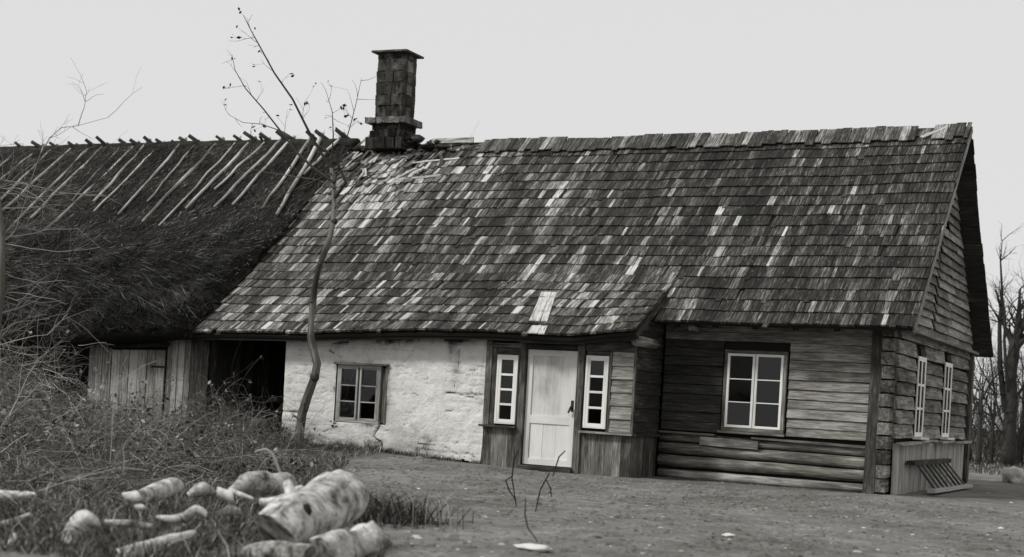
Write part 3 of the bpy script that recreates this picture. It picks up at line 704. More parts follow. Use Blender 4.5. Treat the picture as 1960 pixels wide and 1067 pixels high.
# ------------------------------------------------------------------ chimney (a part of the cottage)
ch = sub('chimney', cot); cx0, cx1, cy0, cy1 = -10.38, -9.80, 2.76, 3.22
zz = 6.10; k = 0
while zz < 7.26:
    h = min(R.uniform(.20, .30), 7.30 - zz); wd = cx1 - cx0; cut = R.uniform(.35, .65)
    for yy in (cy0, cy1 - .14):
        for a0, a1 in ((0, cut), (cut, 1)):
            mb = MB(); j_ = R.uniform(-.012, .012)
            mb.beam(V(cx0 + wd * a0 + .004, yy + .07 + j_, zz + h/2), V(cx0 + wd * a1 - .004, yy + .07 + j_, zz + h/2), V(0, .14, 0), V(0, 0, h - .008), .5 + R.uniform(-.08, .08), 5, .018); mb.build('block', M['brick'], ch)
    for xx in (cx0 + .07, cx1 - .07):
        mb = MB(); mb.beam(V(xx + R.uniform(-.01, .01), cy0 + .141, zz + h/2), V(xx, cy1 - .141, zz + h/2), V(.14, 0, 0), V(0, 0, h - .014), .62 + R.uniform(-.2, .15), 3, .008); mb.build('block', M['brick'], ch)
    zz += h; k += 1
mb = MB(); box(mb, (cx0 + .125, cy0 + .125, 5.2), (cx1 - .125, cy1 - .125, 7.24), .3); box(mb, (cx0 + .01, cy0 + .012, 5.5), (cx1 - .01, cy1 - .012, 7.295), .3); mb.build('mortar', M['brick'], ch)
mb = MB(); mb.beam(V(cx0 - .09, (cy0+cy1)/2, 7.325), V(cx1 + .09, (cy0+cy1)/2, 7.31), V(0, cy1 - cy0 + .18, 0), V(0, 0, .035), .55, 3, .004); mb.build('cap_slab', M['brick'], ch)
for (a, b, z0_, z1_, t) in ((.14, .10, 5.98, 6.10, .66), (.04, .05, 5.86, 5.98, .24), (.07, .07, 5.72, 5.86, .30), (.11, .13, 5.5, 5.72, .38)):
    mb = MB(); x = cx0 - a + R.uniform(0, .03); y0_, y1_ = cy0 - b, cy1 + b
    while x < cx1 + a - .02:
        wd = min(R.uniform(.16, .28), cx1 + a - x); mb = MB(); j_ = R.uniform(-.02, .02)
        mb.beam(V(x, (y0_+y1_)/2 + j_, (z0_+z1_)/2), V(x + wd - .012, (y0_+y1_)/2 + j_, (z0_+z1_)/2), V(0, y1_-y0_, 0), V(0, 0, z1_-z0_-.012), t + R.uniform(-.14, .14), 4, .022); mb.build('stone', M['brick'], ch); x += wd
# turf and rubble heaped round the stack, and a board on the ridge to its right
for i in range(26):
    x = R.uniform(-9.8, -8.9) if i < 19 else R.uniform(-11.0, -10.3)
    hgt = .30 * max(0, 1 - abs(x + 9.75) / 1.1) + .04
    mb = MB(); mb.blob(V(x, YR - .12 + R.uniform(-.1, .1), 5.53 + R.uniform(0, hgt) * .8), V(R.uniform(.06, .15), .12, R.uniform(.035, .08)), .35 + R.uniform(-.15, .2), .5, i); mb.build('rubble_stone', M['brick'], ch)
mb = MB(); mb.beam(V(-9.2, YR - .14, 5.655), V(-8.35, YR - .12, 5.665), V(0, 0, .09), V(0, .03, 0), .85, 3, .006); mb.build('ridge_plank', M['shingle'], roof)
for i in range(26):
    x = R.uniform(-11.0, -8.6); s = slen(prof_left, x) - R.uniform(.1, 1.3); p, t, n = surf(prof_left, x, s); a = R.uniform(-.8, .8) if i > 6 else 1.45
    d = unit(t * math.cos(a) + V(1, 0, 0) * math.sin(a)); ln = R.uniform(.25, .6) if i > 6 else R.uniform(.6, 1.3)
    mb = MB(); mb.beam(p + n * .07, p + d * ln + n * (.07 + R.uniform(0, .04)), np.cross(d, n) * R.uniform(.04, .09), n * .018, .62 + R.uniform(-.25, .35)); mb.build('loose_board', M['shingle'], roof)

# --- cellar grate leaning on the gable wall
gr = thing('slatted_frame', 'small slatted wooden frame leaning on the boards under the gable windows', 'frame', (.5, 2.4, 0))
ga, gb = V(.14, .95, .43), V(.14, 3.7, .43); gc, gd_ = gnd(1788, 947), gnd(1853, 936)
gc, gd_ = V(.43, .98, .05), V(.46, 3.75, .05)
for k in range(8):
    f_ = (k + .5) / 8; mb = MB(); mb.beam(ga + (gb - ga) * f_, gc + (gd_ - gc) * f_, V(0, .075, 0), V(.015, 0, .02), .42 + R.uniform(-.1, .1)); mb.build('slat', M['siding'], gr)
mb = MB(); mb.beam(ga - V(0, .2, 0), gb + V(0, .05, 0), V(.12, 0, 0), V(0, 0, .06), .3, 2, .004); mb.build('top_rail', M['siding'], gr)
mb = MB(); mb.beam(gc - V(0, .15, .0), gd_ + V(0, .2, 0), V(.12, 0, 0), V(0, 0, .05), .98, 3, .004); mb.build('bottom_rail', M['siding'], gr)

# ================================================================== BARN
barn = thing('thatched_barn', 'low barn with pole-weighted mossy thatch joined to the left end of the cottage', 'barn', (-13, -1, 0))
def tprof(x):
    ze = float(np.interp(x, [-22, -15.3, -12.9, -11], [1.2, 1.46, 1.63, 1.78])); zr = float(np.interp(x, [-22, -17, -11], [5.74, 5.74, 5.66])); return [V(0, -1.5, ze), V(0, .1, 2.98), V(0, YR, zr)]
def thatch():
    nx, ns = 260, 130; xs = np.linspace(-22, -11.0, nx + 1); vs = []
    for i, x in enumerate(xs):
        pr = tprof(x); L1 = np.linalg.norm(pr[1] - pr[0]); L2 = np.linalg.norm(pr[2] - pr[1]); L = L1 + L2
        for j in range(ns + 1):
            s = L * j / ns
            if s <= L1: p = pr[0] + (pr[1] - pr[0]) * s / L1; t = (pr[1] - pr[0]) / L1
            else: p = pr[1] + (pr[2] - pr[1]) * (s - L1) / L2; t = (pr[2] - pr[1]) / L2
            vs.append((x, p[1], p[2], -t[2], t[1], s / L))
    A = np.array(vs); x, y, z_, n1, n2, f_ = A.T
    edge = np.clip((-11.05 - x + .30 * vn(y, z_, 0, 1.3) + .12 * vn(y, z_, 4, 5)) / .30, 0, 1) ** .5
    low = np.clip(1 - f_ / .62, 0, 1)
    d = .10 + .06 * fbm(x, y, 0, .8, 4) + low * (.12 + .26 * fbm(x, z_, 5, 1.9, 5) + .07 * vn(x, z_, 2, 7)) + .035 * fbm(x, y, 2, 6, 2)
    d *= edge; d = np.where(f_ < .03, d * .6, d)
    P = np.stack([x + 0, y + n1 * d, z_ + n2 * d], 1)
    B = np.stack([x, y - n1 * .12, z_ - n2 * .12], 1); k = ns + 1
    i, j = np.meshgrid(np.arange(nx), np.arange(ns), indexing='ij'); q = (i * k + j).ravel()
    Ff = np.stack([q, q + k, q + k + 1, q + 1], 1); Fb = np.stack([q + 1, q + k + 1, q + k, q], 1) + len(P)
    a = np.arange(nx) * k; Fe = np.stack([a, a + len(P), a + k + len(P), a + k], 1)
    b = nx * k + np.arange(ns); Fr = np.stack([b, b + 1, b + 1 + len(P), b + len(P)], 1)
    F_ = np.concatenate([Ff, Fb, Fe, Fr])
    th = fast_mesh('thatch', np.concatenate([P, B]), F_, np.full(len(F_), .5), M['thatch'], barn, smooth=True)
    # loose straw and twigs standing out of the thatch
    n = 110000; r = NR.random((n, 8)); xi = -21.5 + r[:, 0] * 10.6; fi = r[:, 1] ** 1.15
    ii_ = np.clip(((xi + 22) / 11.0 * nx).astype(int), 0, nx); jj_ = np.clip((fi * ns).astype(int), 0, ns)
    base = P[ii_ * k + jj_] + (r[:, 2:5] - .5) * [.08, .04, .04]; nn_ = np.stack([0 * n1, n1, n2], 1)[ii_ * k + jj_]; tt = np.stack([0 * n1, -n2, n1], 1)[ii_ * k + jj_]  # down-slope
    low_ = np.clip(1 - fi / .62, 0, 1)[:, None]; ang = (r[:, 5:6] - .5) * (1.1 + 4.5 * low_)
    dirv = tt * np.cos(ang) + np.array([1., 0, 0]) * np.sin(ang) + nn_ * (.08 + 1.1 * low_ * r[:, 6:7])
    ln = (.05 + .12 * r[:, 7:8]) + .20 * low_ * r[:, 7:8] ** 3; wv = np.cross(dirv, nn_) * (.004 + .006 * r[:, 6:7])
    ok = edge[ii_ * k + jj_] > .02
    v0 = (base - wv)[ok]; v1 = (base + wv)[ok]; v2 = (base + dirv * ln)[ok] + nn_[ok] * .01; m_ = len(v0)
    allv = np.stack([v0, v1, v2], 1).reshape(-1, 3); fs = np.arange(3 * m_).reshape(-1, 3)
    tn = np.clip(.24 + .3 * NR.standard_normal(m_) * .5 + .30 * vn(v0[:, 0], v0[:, 1], v0[:, 2], 2.4), 0, 1) + (NR.random(m_) < .06) * .55
    fast_mesh('loose_straw', allv, fs, tn, M['straw'], barn, kind='stuff')
    return P, k, nx, ns
TP = thatch()
def on_thatch(px, py):
    "meets the thatch plane of the picture point"
    for y in np.arange(-1.5, 3.4, .02):
        p = on(px, py, 1, y); pr = tprof(min(p[0], -11))
        zz = pr[0][2] + (pr[1][2] - pr[0][2]) * (y - pr[0][1]) / (pr[1][1] - pr[0][1]) if y < pr[1][1] else pr[1][2] + (pr[2][2] - pr[1][2]) * (y - pr[1][1]) / (pr[2][1] - pr[1][1])
        if p[2] <= zz + .16: return V(p[0], y, zz)
    return p
poles = [(37, 292, 0, 322), (76, 293, 0, 350), (104, 292, 0, 388), (141, 290, 0, 412), (175, 290, 20, 440), (200, 290, 66, 415), (234, 288, 145, 382), (262, 286, 92, 440), (281, 287, 188, 382),
         (310, 286, 186, 402), (349, 284, 233, 406), (377, 283, 291, 383), (419, 284, 281, 421), (453, 283, 312, 431), (481, 283, 363, 396), (510, 285, 416, 361), (540, 288, 416, 394), (557, 287, 451, 390), (593, 287, 510, 394), (613, 289, 538, 409), (650, 287, 590, 330)]
x = -11.35
for k, (ax, ay, bx, by) in enumerate(poles):
    top = on(ax, ay, 1, YR); top = V(top[0], YR - .03, 5.76); bot = on_thatch(bx, by)
    mv = np.array([0, -.70, .71]); b_ = bot + mv * .15; t_ = top + V(0, 0, .03)
    n = 7; u = unit(t_ - b_); t_ = t_ + u * (.12 + R.uniform(0, .08))
    pts = [b_ + (t_ - b_) * i / n + V(R.uniform(-.022, .022), 0, R.uniform(-.018, .018)) for i in range(n + 1)]
    r0 = R.choice((.022, .026, .03, .033, .037)); mb = MB(); mb.tube(pts, [r0 * (.8 + .35 * i / n) for i in range(n + 1)], 7, .66 + R.uniform(-.18, .12), .05); mb.build('ridge_pole', M['pole'], barn, True)
    # partner from the far slope, its butt end standing over the ridge
    q = t_ - u * .14; d = unit(V(-.62 + R.uniform(-.28, .3), -.72 + R.uniform(-.2, .2), .62 + R.uniform(-.1, .35))); q = q + V(.05, 0, 0)
    ln = R.uniform(.15, .28); e0 = q - V(-.62, -.72, .72) / 1.2 * 1.9; r1 = R.uniform(.036, .052)
    mb = MB(); mb.tube([q + V(1.25, 1.5, -1.62), q + V(.1, .1, -.06), q + d * ln], [r1 * .8, r1, r1 * .75], 7, .25, .06); mb.build('ridge_pole', M['logs'], barn, True)
for k in range(16):
    x = -20.2 + k * .56 + R.uniform(-.15, .15); q = V(x, YR, 5.74); d = unit(V(R.uniform(-.8, -.2), -.6, .75)); mb = MB(); mb.tube([q + V(.25, .35, -.30), q, q + d * R.uniform(.10, .2)], [.028, .034, .024], 7, .2, .08); mb.build('ridge_peg', M['logs'], barn, True)
# ridge roll of straw
mb = MB(); pts = [V(x, YR, tprof(x)[2][2] + .02 + .015 * float(vn(x, 0, 0, 2))) for x in np.linspace(-22, -10.9, 60)]; mb.tube(pts, .11, 10, .5, .08); mb.build('ridge_roll', M['thatch'], barn, True)
mb = MB(); mb.poly([V(-22, YR, 5.75), V(-11, YR, 5.7), V(-11, W + .9, 1.9), V(-22, W + .9, 1.6), V(-22, YR, 5.5), V(-11, YR, 5.45), V(-11, W + .9, 1.65), V(-22, W + .9, 1.35)], [(0, 1, 2, 3), (7, 6, 5, 4), (2, 6, 7, 3), (1, 5, 6, 2), (0, 3, 7, 4)]); mb.build('rear_thatch', M['thatch'], barn)
# barn front boards
def vb2(x0, x1, z0, z1, t, name='wall_board', y=-1.0, th=.03):
    return board(name, barn, V((x0+x1)/2, y, z0), V((x0+x1)/2 + R.uniform(-.006, .006), y, z1), V(x1 - x0 - .014, 0, 0), V(0, th, 0), t, M['siding'], 5, .004)
x = -13.50
while x < -13.02: wd = R.uniform(.13, .18); vb2(x, min(x + wd, -13.0), -.02, 1.78, .80 + R.uniform(-.14, .1), y=-1.0 - R.uniform(0, .03)); x += wd
x = -11.80; tt = [.66, .84, .92, .70, .42, .5, .38]
for t in tt: wd = R.uniform(.105, .14); vb2(x, min(x + wd, -10.93), -.02, 1.85, t, y=-1.0 - R.uniform(0, .035)); x += wd
board('lintel', barn, V(-13.05, -1.02, 1.52), V(-11.75, -1.02, 1.60), V(0, 0, .06), V(0, .08, 0), .35, M['siding'])
board('wall_board', barn, V(-13.02, -1.0, 1.70), V(-11.8, -1.0, 1.76), V(0, 0, .24), V(0, .03, 0), .4, M['siding'])
bd = sub('door', barn); x = -12.97; tns = [.98, .78, .92, .80, .74, .84]
for t in tns:
    wd = .192; mb = MB(); yo_ = R.uniform(0, .012); mb.beam(V(x + wd/2, -1.03 - yo_, .02), V(x + wd/2, -1.03 - yo_, 1.47 + .03 * (x + 12.97)), V(wd - .014, 0, 0), V(0, .03, 0), t, 5, .003); mb.build('door_plank', M['siding'], bd); x += wd
mb = MB(); box(mb, (-12.1, -1.06, 1.20), (-11.78, -1.045, 1.235), .3); mb.build('hinge', M['iron'], bd)
wall_core('wall', barn, 1, -.93, -.85, -13.5, -10.95, 0, 2.1, [], M['core'])
# passage between barn and cottage
y = -.95
while y < 2.0: wd = R.uniform(.14, .2); board('wall_board', barn, V(-10.95, y + wd/2, 0), V(-10.95, y + wd/2, 2.3), V(0, wd - .008, 0), V(.03, 0, 0), .30 + R.uniform(-.1, .1), M['siding'], 3); y += wd
wall_core('wall', barn, 1, 2.0, 2.1, -11.0, -9.4, 0, 3.4, [], M['core']); wall_core('wall', barn, 0, -11.1, -11.0, -.85, 6.2, 0, 2.4, [], M['core'])
wall_core('wall', barn, 0, -13.5, -13.4, -.85, 1.2, 0, 2.1, [], M['core']); wall_core('wall', barn, 1, 1.2, 1.3, -21.9, -13.5, 0, 3.4, [], M['dark']); wall_core('wall', barn, 1, W, W + .1, -21.9, -9.4, 0, 2.5, [], M['dark']); wall_core('wall', barn, 0, -21.9, -21.8, -.9, W, 0, 2.3, [], M['dark'])

# ================================================================== VEGETATION
WIG = [.16]
def grow(mb, p, d, L, r, depth, tone, spread=.6, gravity=0.0, segs=4, leaf=None, kids=(2, 4), up=.15):
    pts = [V(*p)]; rad = [r]; d = unit(d); dirs = [d]
    for i in range(segs):
        d = unit(d + V(R.gauss(0, WIG[0]), R.gauss(0, WIG[0]), R.gauss(0, WIG[0] * .8) + up * .3 - gravity * (i / segs))); pts.append(pts[-1] + d * L / segs); rad.append(max(r * (1 - .62 * (i + 1) / segs), .0016)); dirs.append(d)
    mb.tube(pts, rad, 6 if r > .03 else (4 if r > .01 else 3), tone + R.uniform(-.1, .1), 0.0, caps=False)
    if depth > 0:
        for _ in range(R.randint(*kids)):
            k = R.randint(1, segs); a = dirs[k]; o = unit(V(R.gauss(0, 1), R.gauss(0, 1), R.gauss(0, .7) + up)); o = unit(o - a * (o @ a))
            grow(mb, pts[k], a * (1 - spread) + o * spread, L * R.uniform(.45, .72), rad[k] * .68, depth - 1, tone, spread, gravity, max(3, segs - 1), leaf, kids, up)
    elif leaf is not None and R.random() < leaf[1]:
        for _ in range(R.randint(1, 3)):
            c = pts[-1] + V(*[R.gauss(0, .02) for _ in range(3)]); s_ = R.uniform(.018, .045); a = unit(V(R.gauss(0, 1), R.gauss(0, 1), R.gauss(0, 1))); b = unit(np.cross(a, V(R.gauss(0, 1), R.gauss(0, 1), 1)))
            leaf[0].poly([c - a * s_, c + b * s_ * .6, c + a * s_, c - b * s_ * .6], [(0, 1, 2, 3)], tone)

# --- sapling in front of the whitewashed wall
sap = thing('bare_tree', 'slender crooked bare tree rising in front of the whitewashed wall past the chimney', 'tree', tuple(V(-8.40, -1.9, .0)))
tr = MB(); leafs = MB(); br = MB(); yy = -1.9
path = [(570, 852), (573, 828), (579, 793), (588, 762), (603, 722), (607, 697), (595, 646), (595, 618), (599, 578), (603, 547), (609, 515), (622, 480), (632, 453), (638, 425), (640, 397), (639, 358), (634, 322)]
rd = [.09, .082, .08, .076, .08, .07, .066, .06, .062, .056, .054, .056, .05, .05, .046, .042, .034]
pts = [on(a, b, 1, yy + .1 * math.sin(i)) for i, (a, b) in enumerate(path)]; pts[0][2] = -.03
tr.tube(pts, [q * R.uniform(.74, .88) for q in rd], 12, .50, .10)
for i in (4, 8, 13): tr.blob(pts[i] + V(R.uniform(-.02, .02), -.005, 0), V(rd[i] * .95, rd[i] * .95, rd[i] * 1.0), .35, .3, i, 12, 8)
tr.build('trunk', M['bark'], sap, True)
def limb(px, r0, r1, dy=0, t=.25, side=5):
    P_ = [on(a, b, 1, yy + dy * i / len(px)) for i, (a, b) in enumerate(px)]; n = len(P_); br.tube(P_, [r0 + (r1 - r0) * i / (n - 1) for i in range(n)], 6, t, .04, caps=False)
    for i in range(1, n):
        for _ in range(side if i > n * .3 else 1):
            f_ = R.random(); q = P_[i - 1] * (1 - f_) + P_[i] * f_; d = unit(P_[i] - P_[i - 1]); o = unit(V(R.gauss(0, 1), R.gauss(0, .6), R.gauss(0, .8)))
            grow(br, q, d * .5 + o * .7, R.uniform(.15, .42), .0045, 1, t, .5, 0, 3, (leafs, .8), (0, 2))
limb([(634, 322), (615, 294), (590, 250), (560, 190), (525, 140), (495, 85), (480, 58), (466, 30)], .026, .004, -.5, .25, 2)
limb([(640, 350), (600, 322), (568, 292), (540, 255), (505, 210), (470, 170), (450, 135), (444, 105)], .022, .003, .4, .25, 2)
limb([(634, 322), (638, 260), (636, 215), (625, 178)], .014, .003, .3, .25, 3)
limb([(641, 350), (652, 300), (668, 250), (680, 205), (692, 150)], .014, .003, .5, .3, 3)
limb([(640, 380), (662, 350), (640, 300), (612, 280), (600, 278)], .03, .01, .3, .2, 1)
limb([(641, 360), (610, 345), (560, 338), (510, 330), (470, 322)], .014, .003, .6, .6, 2)
limb([(636, 330), (590, 352), (545, 372), (540, 390)], .010, .003, .6, .6, 1)
limb([(535, 250), (500, 238), (465, 235), (438, 220)], .008, .003, .4, .3, 2)
limb([(640, 400), (690, 340), (740, 330), (800, 320)], .010, .003, .3, .45, 2)
br.build('branches', M['twigd'], sap); leafs.build('buds', M['twigd'], sap, kind='stuff')
# tree standing behind the ridge by the chimney
far = thing('bare_tree', 'thin bare tree behind the roof, its twig tips showing right of the chimney', 'tree', (-12.0, 9.0, 0))
m1 = MB(); m1.tube([V(-12, 9, -.05), V(-12.0, 9, 2.5), V(-11.95, 9, 4.6)], [.1, .08, .055], 8, .3); m1.build('trunk', M['twigd'], far, True)
m1 = MB(); m2 = MB()
for i in range(7): grow(m1, V(-11.95, 9, 4.3 + .06 * i), V(R.uniform(-.5, .6), R.uniform(-.4, .4), 1.3), R.uniform(1.4, 2.0), .014, 2, .3, .4, 0, 5, (m2, .9), (2, 4))
m1.build('branches', M['twigd'], far); m2.build('buds', M['twigd'], far, kind='stuff')

# --- bare bush arching in from the left over the thatch
lt = thing('bare_tree', 'pale-twigged bare tree at the left edge, twigs crossing the thatch', 'tree', tuple(V(*(on(-30, 900, 1, -4.5)[:2].tolist() + [0]))))
m1 = MB(); P0 = on(-45, 860, 1, -4.5); P0[2] = -.02
tr_ = [P0] + [on(a, b, 1, -4.5) for a, b in ((-30, 760), (-12, 660), (2, 560), (4, 450), (-6, 360), (-20, 250))]; m1.tube(tr_, [.10, .09, .075, .06, .05, .035, .02], 9, .55, .05); m1.build('trunk', M['twig'], lt, True)
m1 = MB()
def arc(px, r, y0=-4.5, y1=-3.8, t=.72, kids=4):
    P_ = [on(a, b, 1, y0 + (y1 - y0) * i / len(px)) for i, (a, b) in enumerate(px)]; n = len(P_)
    # smooth
    Q = []
    for i in range(n - 1):
        for f_ in (0, .33, .66): 
            a, b = P_[i], P_[i+1]; Q.append(a * (1 - f_) + b * f_ + V(0, R.gauss(0, .01), R.gauss(0, .006)))
    Q.append(P_[-1]); n = len(Q); m1.tube(Q, [max(r * (1 - .7 * i / n), .003) for i in range(n)], 5, t, 0, caps=False)
    for _ in range(kids):
        i = R.randrange(2, n); grow(m1, Q[i], unit(Q[i] - Q[i-1]) + V(R.gauss(0, .4), R.gauss(0, .3), R.gauss(0, .5)), R.uniform(.3, .7), .005, 1, t - .1, .5, .1, 4, None, (1, 3))
for px in ([(-20, 340), (40, 350), (110, 368), (200, 374)], [(-20, 366), (60, 378), (130, 370), (205, 376)], [(0, 455), (50, 450), (90, 440), (150, 438)], [(0, 466), (60, 476), (110, 482), (190, 474)], [(-5, 400), (60, 398), (100, 392), (140, 396)],
           [(-5, 520), (40, 535), (80, 542), (125, 538)], [(78, 292), (92, 265), (118, 246), (150, 241), (205, 226)], [(0, 470), (30, 440), (78, 292)], [(-10, 560), (30, 575), (70, 568)], [(0, 600), (40, 590), (95, 560)], [(-10, 640), (40, 615), (95, 610)], [(0, 660), (60, 645), (90, 640), (130, 600)], [(-5, 690), (30, 700), (110, 690), (125, 670)], [(150, 241), (160, 205), (166, 175)]):
    arc(px, .009)
for i in range(30):
    q = tr_[R.randrange(1, 6)]; grow(m1, q, V(R.uniform(.2, 1), R.uniform(-.5, .8), R.uniform(-.3, .6)), R.uniform(.5, 1.3), .009, 2, .6, .5, .15, 5, None, (2, 4))
m1.build('branches', M['twig'], lt)

# --- tangled bushes in the left foreground
def bush(name, label, cat, x, y, rx, ry, h, n, tone=.55, seed=0, group='tangled bushes in the overgrown corner'):
    b = thing(name, label, cat, (x, y, 0), group); m1 = MB(); m2 = MB()
    for i in range(int(n * 1.35)):
        a = R.uniform(0, 2 * math.pi); rr = math.sqrt(R.random()); px, py = x + rx * rr * math.cos(a), y + ry * rr * math.sin(a)
        hh = h * (1 - .45 * rr * rr) * R.uniform(.55, 1.15)
        grow(m1, V(px, py, float(ground_h(px, py)) - .02), V(R.gauss(0, .65), R.gauss(0, .5), 1.0), hh * 1.5, R.uniform(.0025, .006), 1, tone + R.choice((-.28, -.1, 0, .08, .2, .38)), .6, R.uniform(.3, 1.2), 5, (m2, .35), (2, 5))
    m1.build('stems', M['twig'], b)
    for i in range(int(n * 4)):
        a = R.uniform(0, 2 * math.pi); rr = math.sqrt(R.random()); c = V(x + rx * rr * math.cos(a), y + ry * rr * math.sin(a), R.random() ** 1.4 * h * (1 - .4 * rr)); s_ = R.uniform(.012, .04); u = unit(V(R.gauss(0, 1), R.gauss(0, 1), R.gauss(0, .5))); v = unit(np.cross(u, V(R.gauss(0, 1), R.gauss(0, 1), 1)))
        m2.poly([c - u * s_, c + v * s_ * .5, c + u * s_, c - v * s_ * .5], [(0, 1, 2, 3)], tone + R.uniform(-.35, .2))
    m2.build('dead_leaves', M['grass'], b); return b
bush('bare_bush', 'tall tangled bush at the far left, against the dark end of the barn', 'bush', -14.0, -3.0, 1.1, .8, 1.2, 220, .50)
bush('bare_bush', 'tangled bush in front of the pale barn door', 'bush', -11.9, -2.4, 1.0, .5, .68, 170, .50)
bush('bare_bush', 'dark low bush filling the foot of the passage', 'bush', -10.1, -1.8, .75, .45, .75, 200, .42)
bush('bare_bush', 'small bush at the foot of the slender tree', 'bush', -8.95, -2.2, .6, .45, .55, 120, .45)
bush('bare_bush', 'pale twiggy bush at the left edge, nearer than the barn', 'bush', -11.0, -5.2, 1.1, .8, .88, 210, .50)
bush('bare_bush', 'broad low bush in the middle of the overgrown corner', 'bush', -9.0, -4.6, 1.0, .8, .45, 180, .42)
bush('bare_bush', 'low brushy mound behind the birch logs', 'bush', -6.3, -6.9, 1.0, .7, .42, 170, .42)
bush('bare_bush', 'matted bush low at the left edge behind the short pale logs', 'bush', -7.6, -8.0, 1.0, .8, .6, 190, .5)
bush('bare_bush', 'dark brushy mound just above the forked log', 'bush', -4.6, -8.3, .7, .5, .28, 130, .38)
WIG[0] = .10
def fallen_brush(n):
    m = MB()
    for i in range(n):
        x = R.uniform(-15, -1.2); y = R.uniform(-14, -1.3)
        if -x * .7 - y * .35 - 6.3 < 0 or x < -15.8 - (y + 1) * 1.05: continue
        z0_ = float(ground_h(x, y)) + abs(R.gauss(0, .13)); d = V(R.gauss(0, 1), R.gauss(0, .8), R.gauss(.1, .35)); ln = R.uniform(.25, 1.1)
        grow(m, V(x, y, z0_), d, ln, R.uniform(.002, .0055), 1, R.choice((.15, .25, .35, .5, .6, .8)), .5, .3, 4, None, (0, 3), 0)
    return m.build('fallen_brushwood', M['twig'], kind='stuff')
fallen_brush(5600)
def organic(m, pts, rads, sides=20, tone=.6, amp=.12, cut=(0, 0), seed=0.0):
    "log or root: coherent lumps and splits, flat or slanting sawn ends"
    pts = [np.asarray(p, float) for p in pts]; n = len(pts); vs, gs, fs = [], [], []; L = 0; up = V(0, 0, 1); off = V(seed * 3.1, seed * 1.7, seed)
    for k, p in enumerate(pts):
        d = unit(pts[min(k+1, n-1)] - pts[max(k-1, 0)]); a = unit(np.cross(d, up if abs(d[2]) < .85 else V(0, 1, 0))); b = np.cross(a, d)
        if k: L += np.linalg.norm(p - pts[k-1])
        for q in range(sides):
            t = 2 * math.pi * q / sides; r = rads[k]; w_ = a * math.cos(t) + b * math.sin(t)
            u_ = w_ * 1.4 + d * L / max(rads[k], .03) * .45
            rr = r * (1 + amp * float(fbm(u_[0] + seed, u_[1], u_[2], 1.0, 3)) + amp * .35 * float(vn(math.cos(t) * 2.5 + seed, math.sin(t) * 2.5, L * 1.2, 1.6)))
            sh_ = 0.0
            if cut[0] and k < 3: sh_ = -cut[0] * r * math.sin(t + .5) * (1 - k / 3)
            if cut[1] and k > n - 4: sh_ = cut[1] * r * math.sin(t + 2.4) * (1 - (n - 1 - k) / 3)
            vs.append(p + w_ * rr + d * sh_); gs.append(off + V(L, math.cos(t) * r, math.sin(t) * r))
    for k in range(n - 1):
        for q in range(sides): r_ = (q + 1) % sides; fs.append((k*sides + q, k*sides + r_, (k+1)*sides + r_, (k+1)*sides + q))
    m.add(vs, fs, tone, gs)
    for base, o_ in ((0, True), ((n-1)*sides, False)):
        ring = [vs[base + q] for q in range(sides)]; c = sum(ring) / sides; rv = ring + [c + (c - ring[q]) * 0 for q in (0,)]
        ff = [(q, (q+1) % sides, sides) if not o_ else ((q+1) % sides, q, sides) for q in range(sides)]
        m.add(rv, ff, tone - .1, [off + V(L * (not o_) + R.uniform(0, .01), (v_ - c)[0], (v_ - c)[2]) for v_ in rv])
    return m
def fallen(px, r, D, name, label, cat, tone=.8, mat='birch', sides=10, rough=.1, rs=None, group=None, smooth=True):
    Q = [dep(a, b, D + dd) for a, b, dd in px]
    o = thing(name, label, cat, tuple([Q[0][0], Q[0][1], 0]), group)
    n = len(Q); rs = rs or [r] * n; P_, Rr = [], []
    for i in range(n - 1):
        for k in range(8):
            f_ = k / 8; P_.append(Q[i] * (1 - f_) + Q[i+1] * f_); Rr.append(rs[i] * (1 - f_) + rs[i+1] * f_)
    P_.append(Q[-1]); Rr.append(rs[-1])
    for _ in range(4): P_ = [P_[0]] + [(P_[i-1] + P_[i] * 2 + P_[i+1]) / 4 for i in range(1, len(P_) - 1)] + [P_[-1]]
    m = MB(); organic(m, P_, Rr, max(sides, 6), tone, .22 if sides > 7 else .08, (R.uniform(.3, .9), R.uniform(.3, .9)) if sides > 7 else (0, 0), R.uniform(0, 30)); m.build('bark', M[mat], o, False if sides > 7 else True)
    o.children[0].data.polygons.foreach_set('use_smooth', [True] * len(o.children[0].data.polygons)) if sides > 7 else None
    return o
# long fallen twigs lying across the brush
for i, (a, b, lab) in enumerate((((150, 915), (225, 932), 'long thin twig lying across the brush above the short pale log'), ((0, 868), (55, 830), 'pale stick poking up at the left edge of the brush'))):
    g_ = gdepth(a[0], a[1] + 25); fallen([(a[0], a[1], 0), ((a[0]+b[0])/2, (a[1]+b[1])/2 - 3, .1), (b[0], b[1], .2)], .008, g_, 'fallen_twig', lab, 'twig', .75, 'twig', 5, 0)

# --- logs and roots
lg = thing('birch_log', 'thick mottled birch log with a dark knot hole, largest in the pile', 'log', (-1.6, -12.2, 0))
a0, a1 = dep(528, 1018, 8.6), dep(655, 953, 9.7); ax = unit(a1 - a0)
n = 46; m = MB(); pts = [a0 + (a1 - a0) * i / n + V(0, 0, .014 * math.sin(i * .2)) for i in range(n + 1)]
rs = [.142 + .05 * min(1, i / 26) + .012 * math.exp(-((i - 9) / 4) ** 2) for i in range(n + 1)]; rs[-1] *= .80; rs[-2] *= .93; rs[-3] *= .98
organic(m, pts, rs, 40, .62, .13, (1.15, .35), 4.2); m.build('bark', M['birch'], lg, True)
tc = unit(V(*(CAM - a0)) - ax * ((CAM - a0) @ ax))
m = MB(); c = a0 + ax * .16 + tc * .145 + V(0, 0, .02); m.blob(c, V(.032, .032, .05), .12, .35, 3); m.build('knot', M['iron'], lg, True)
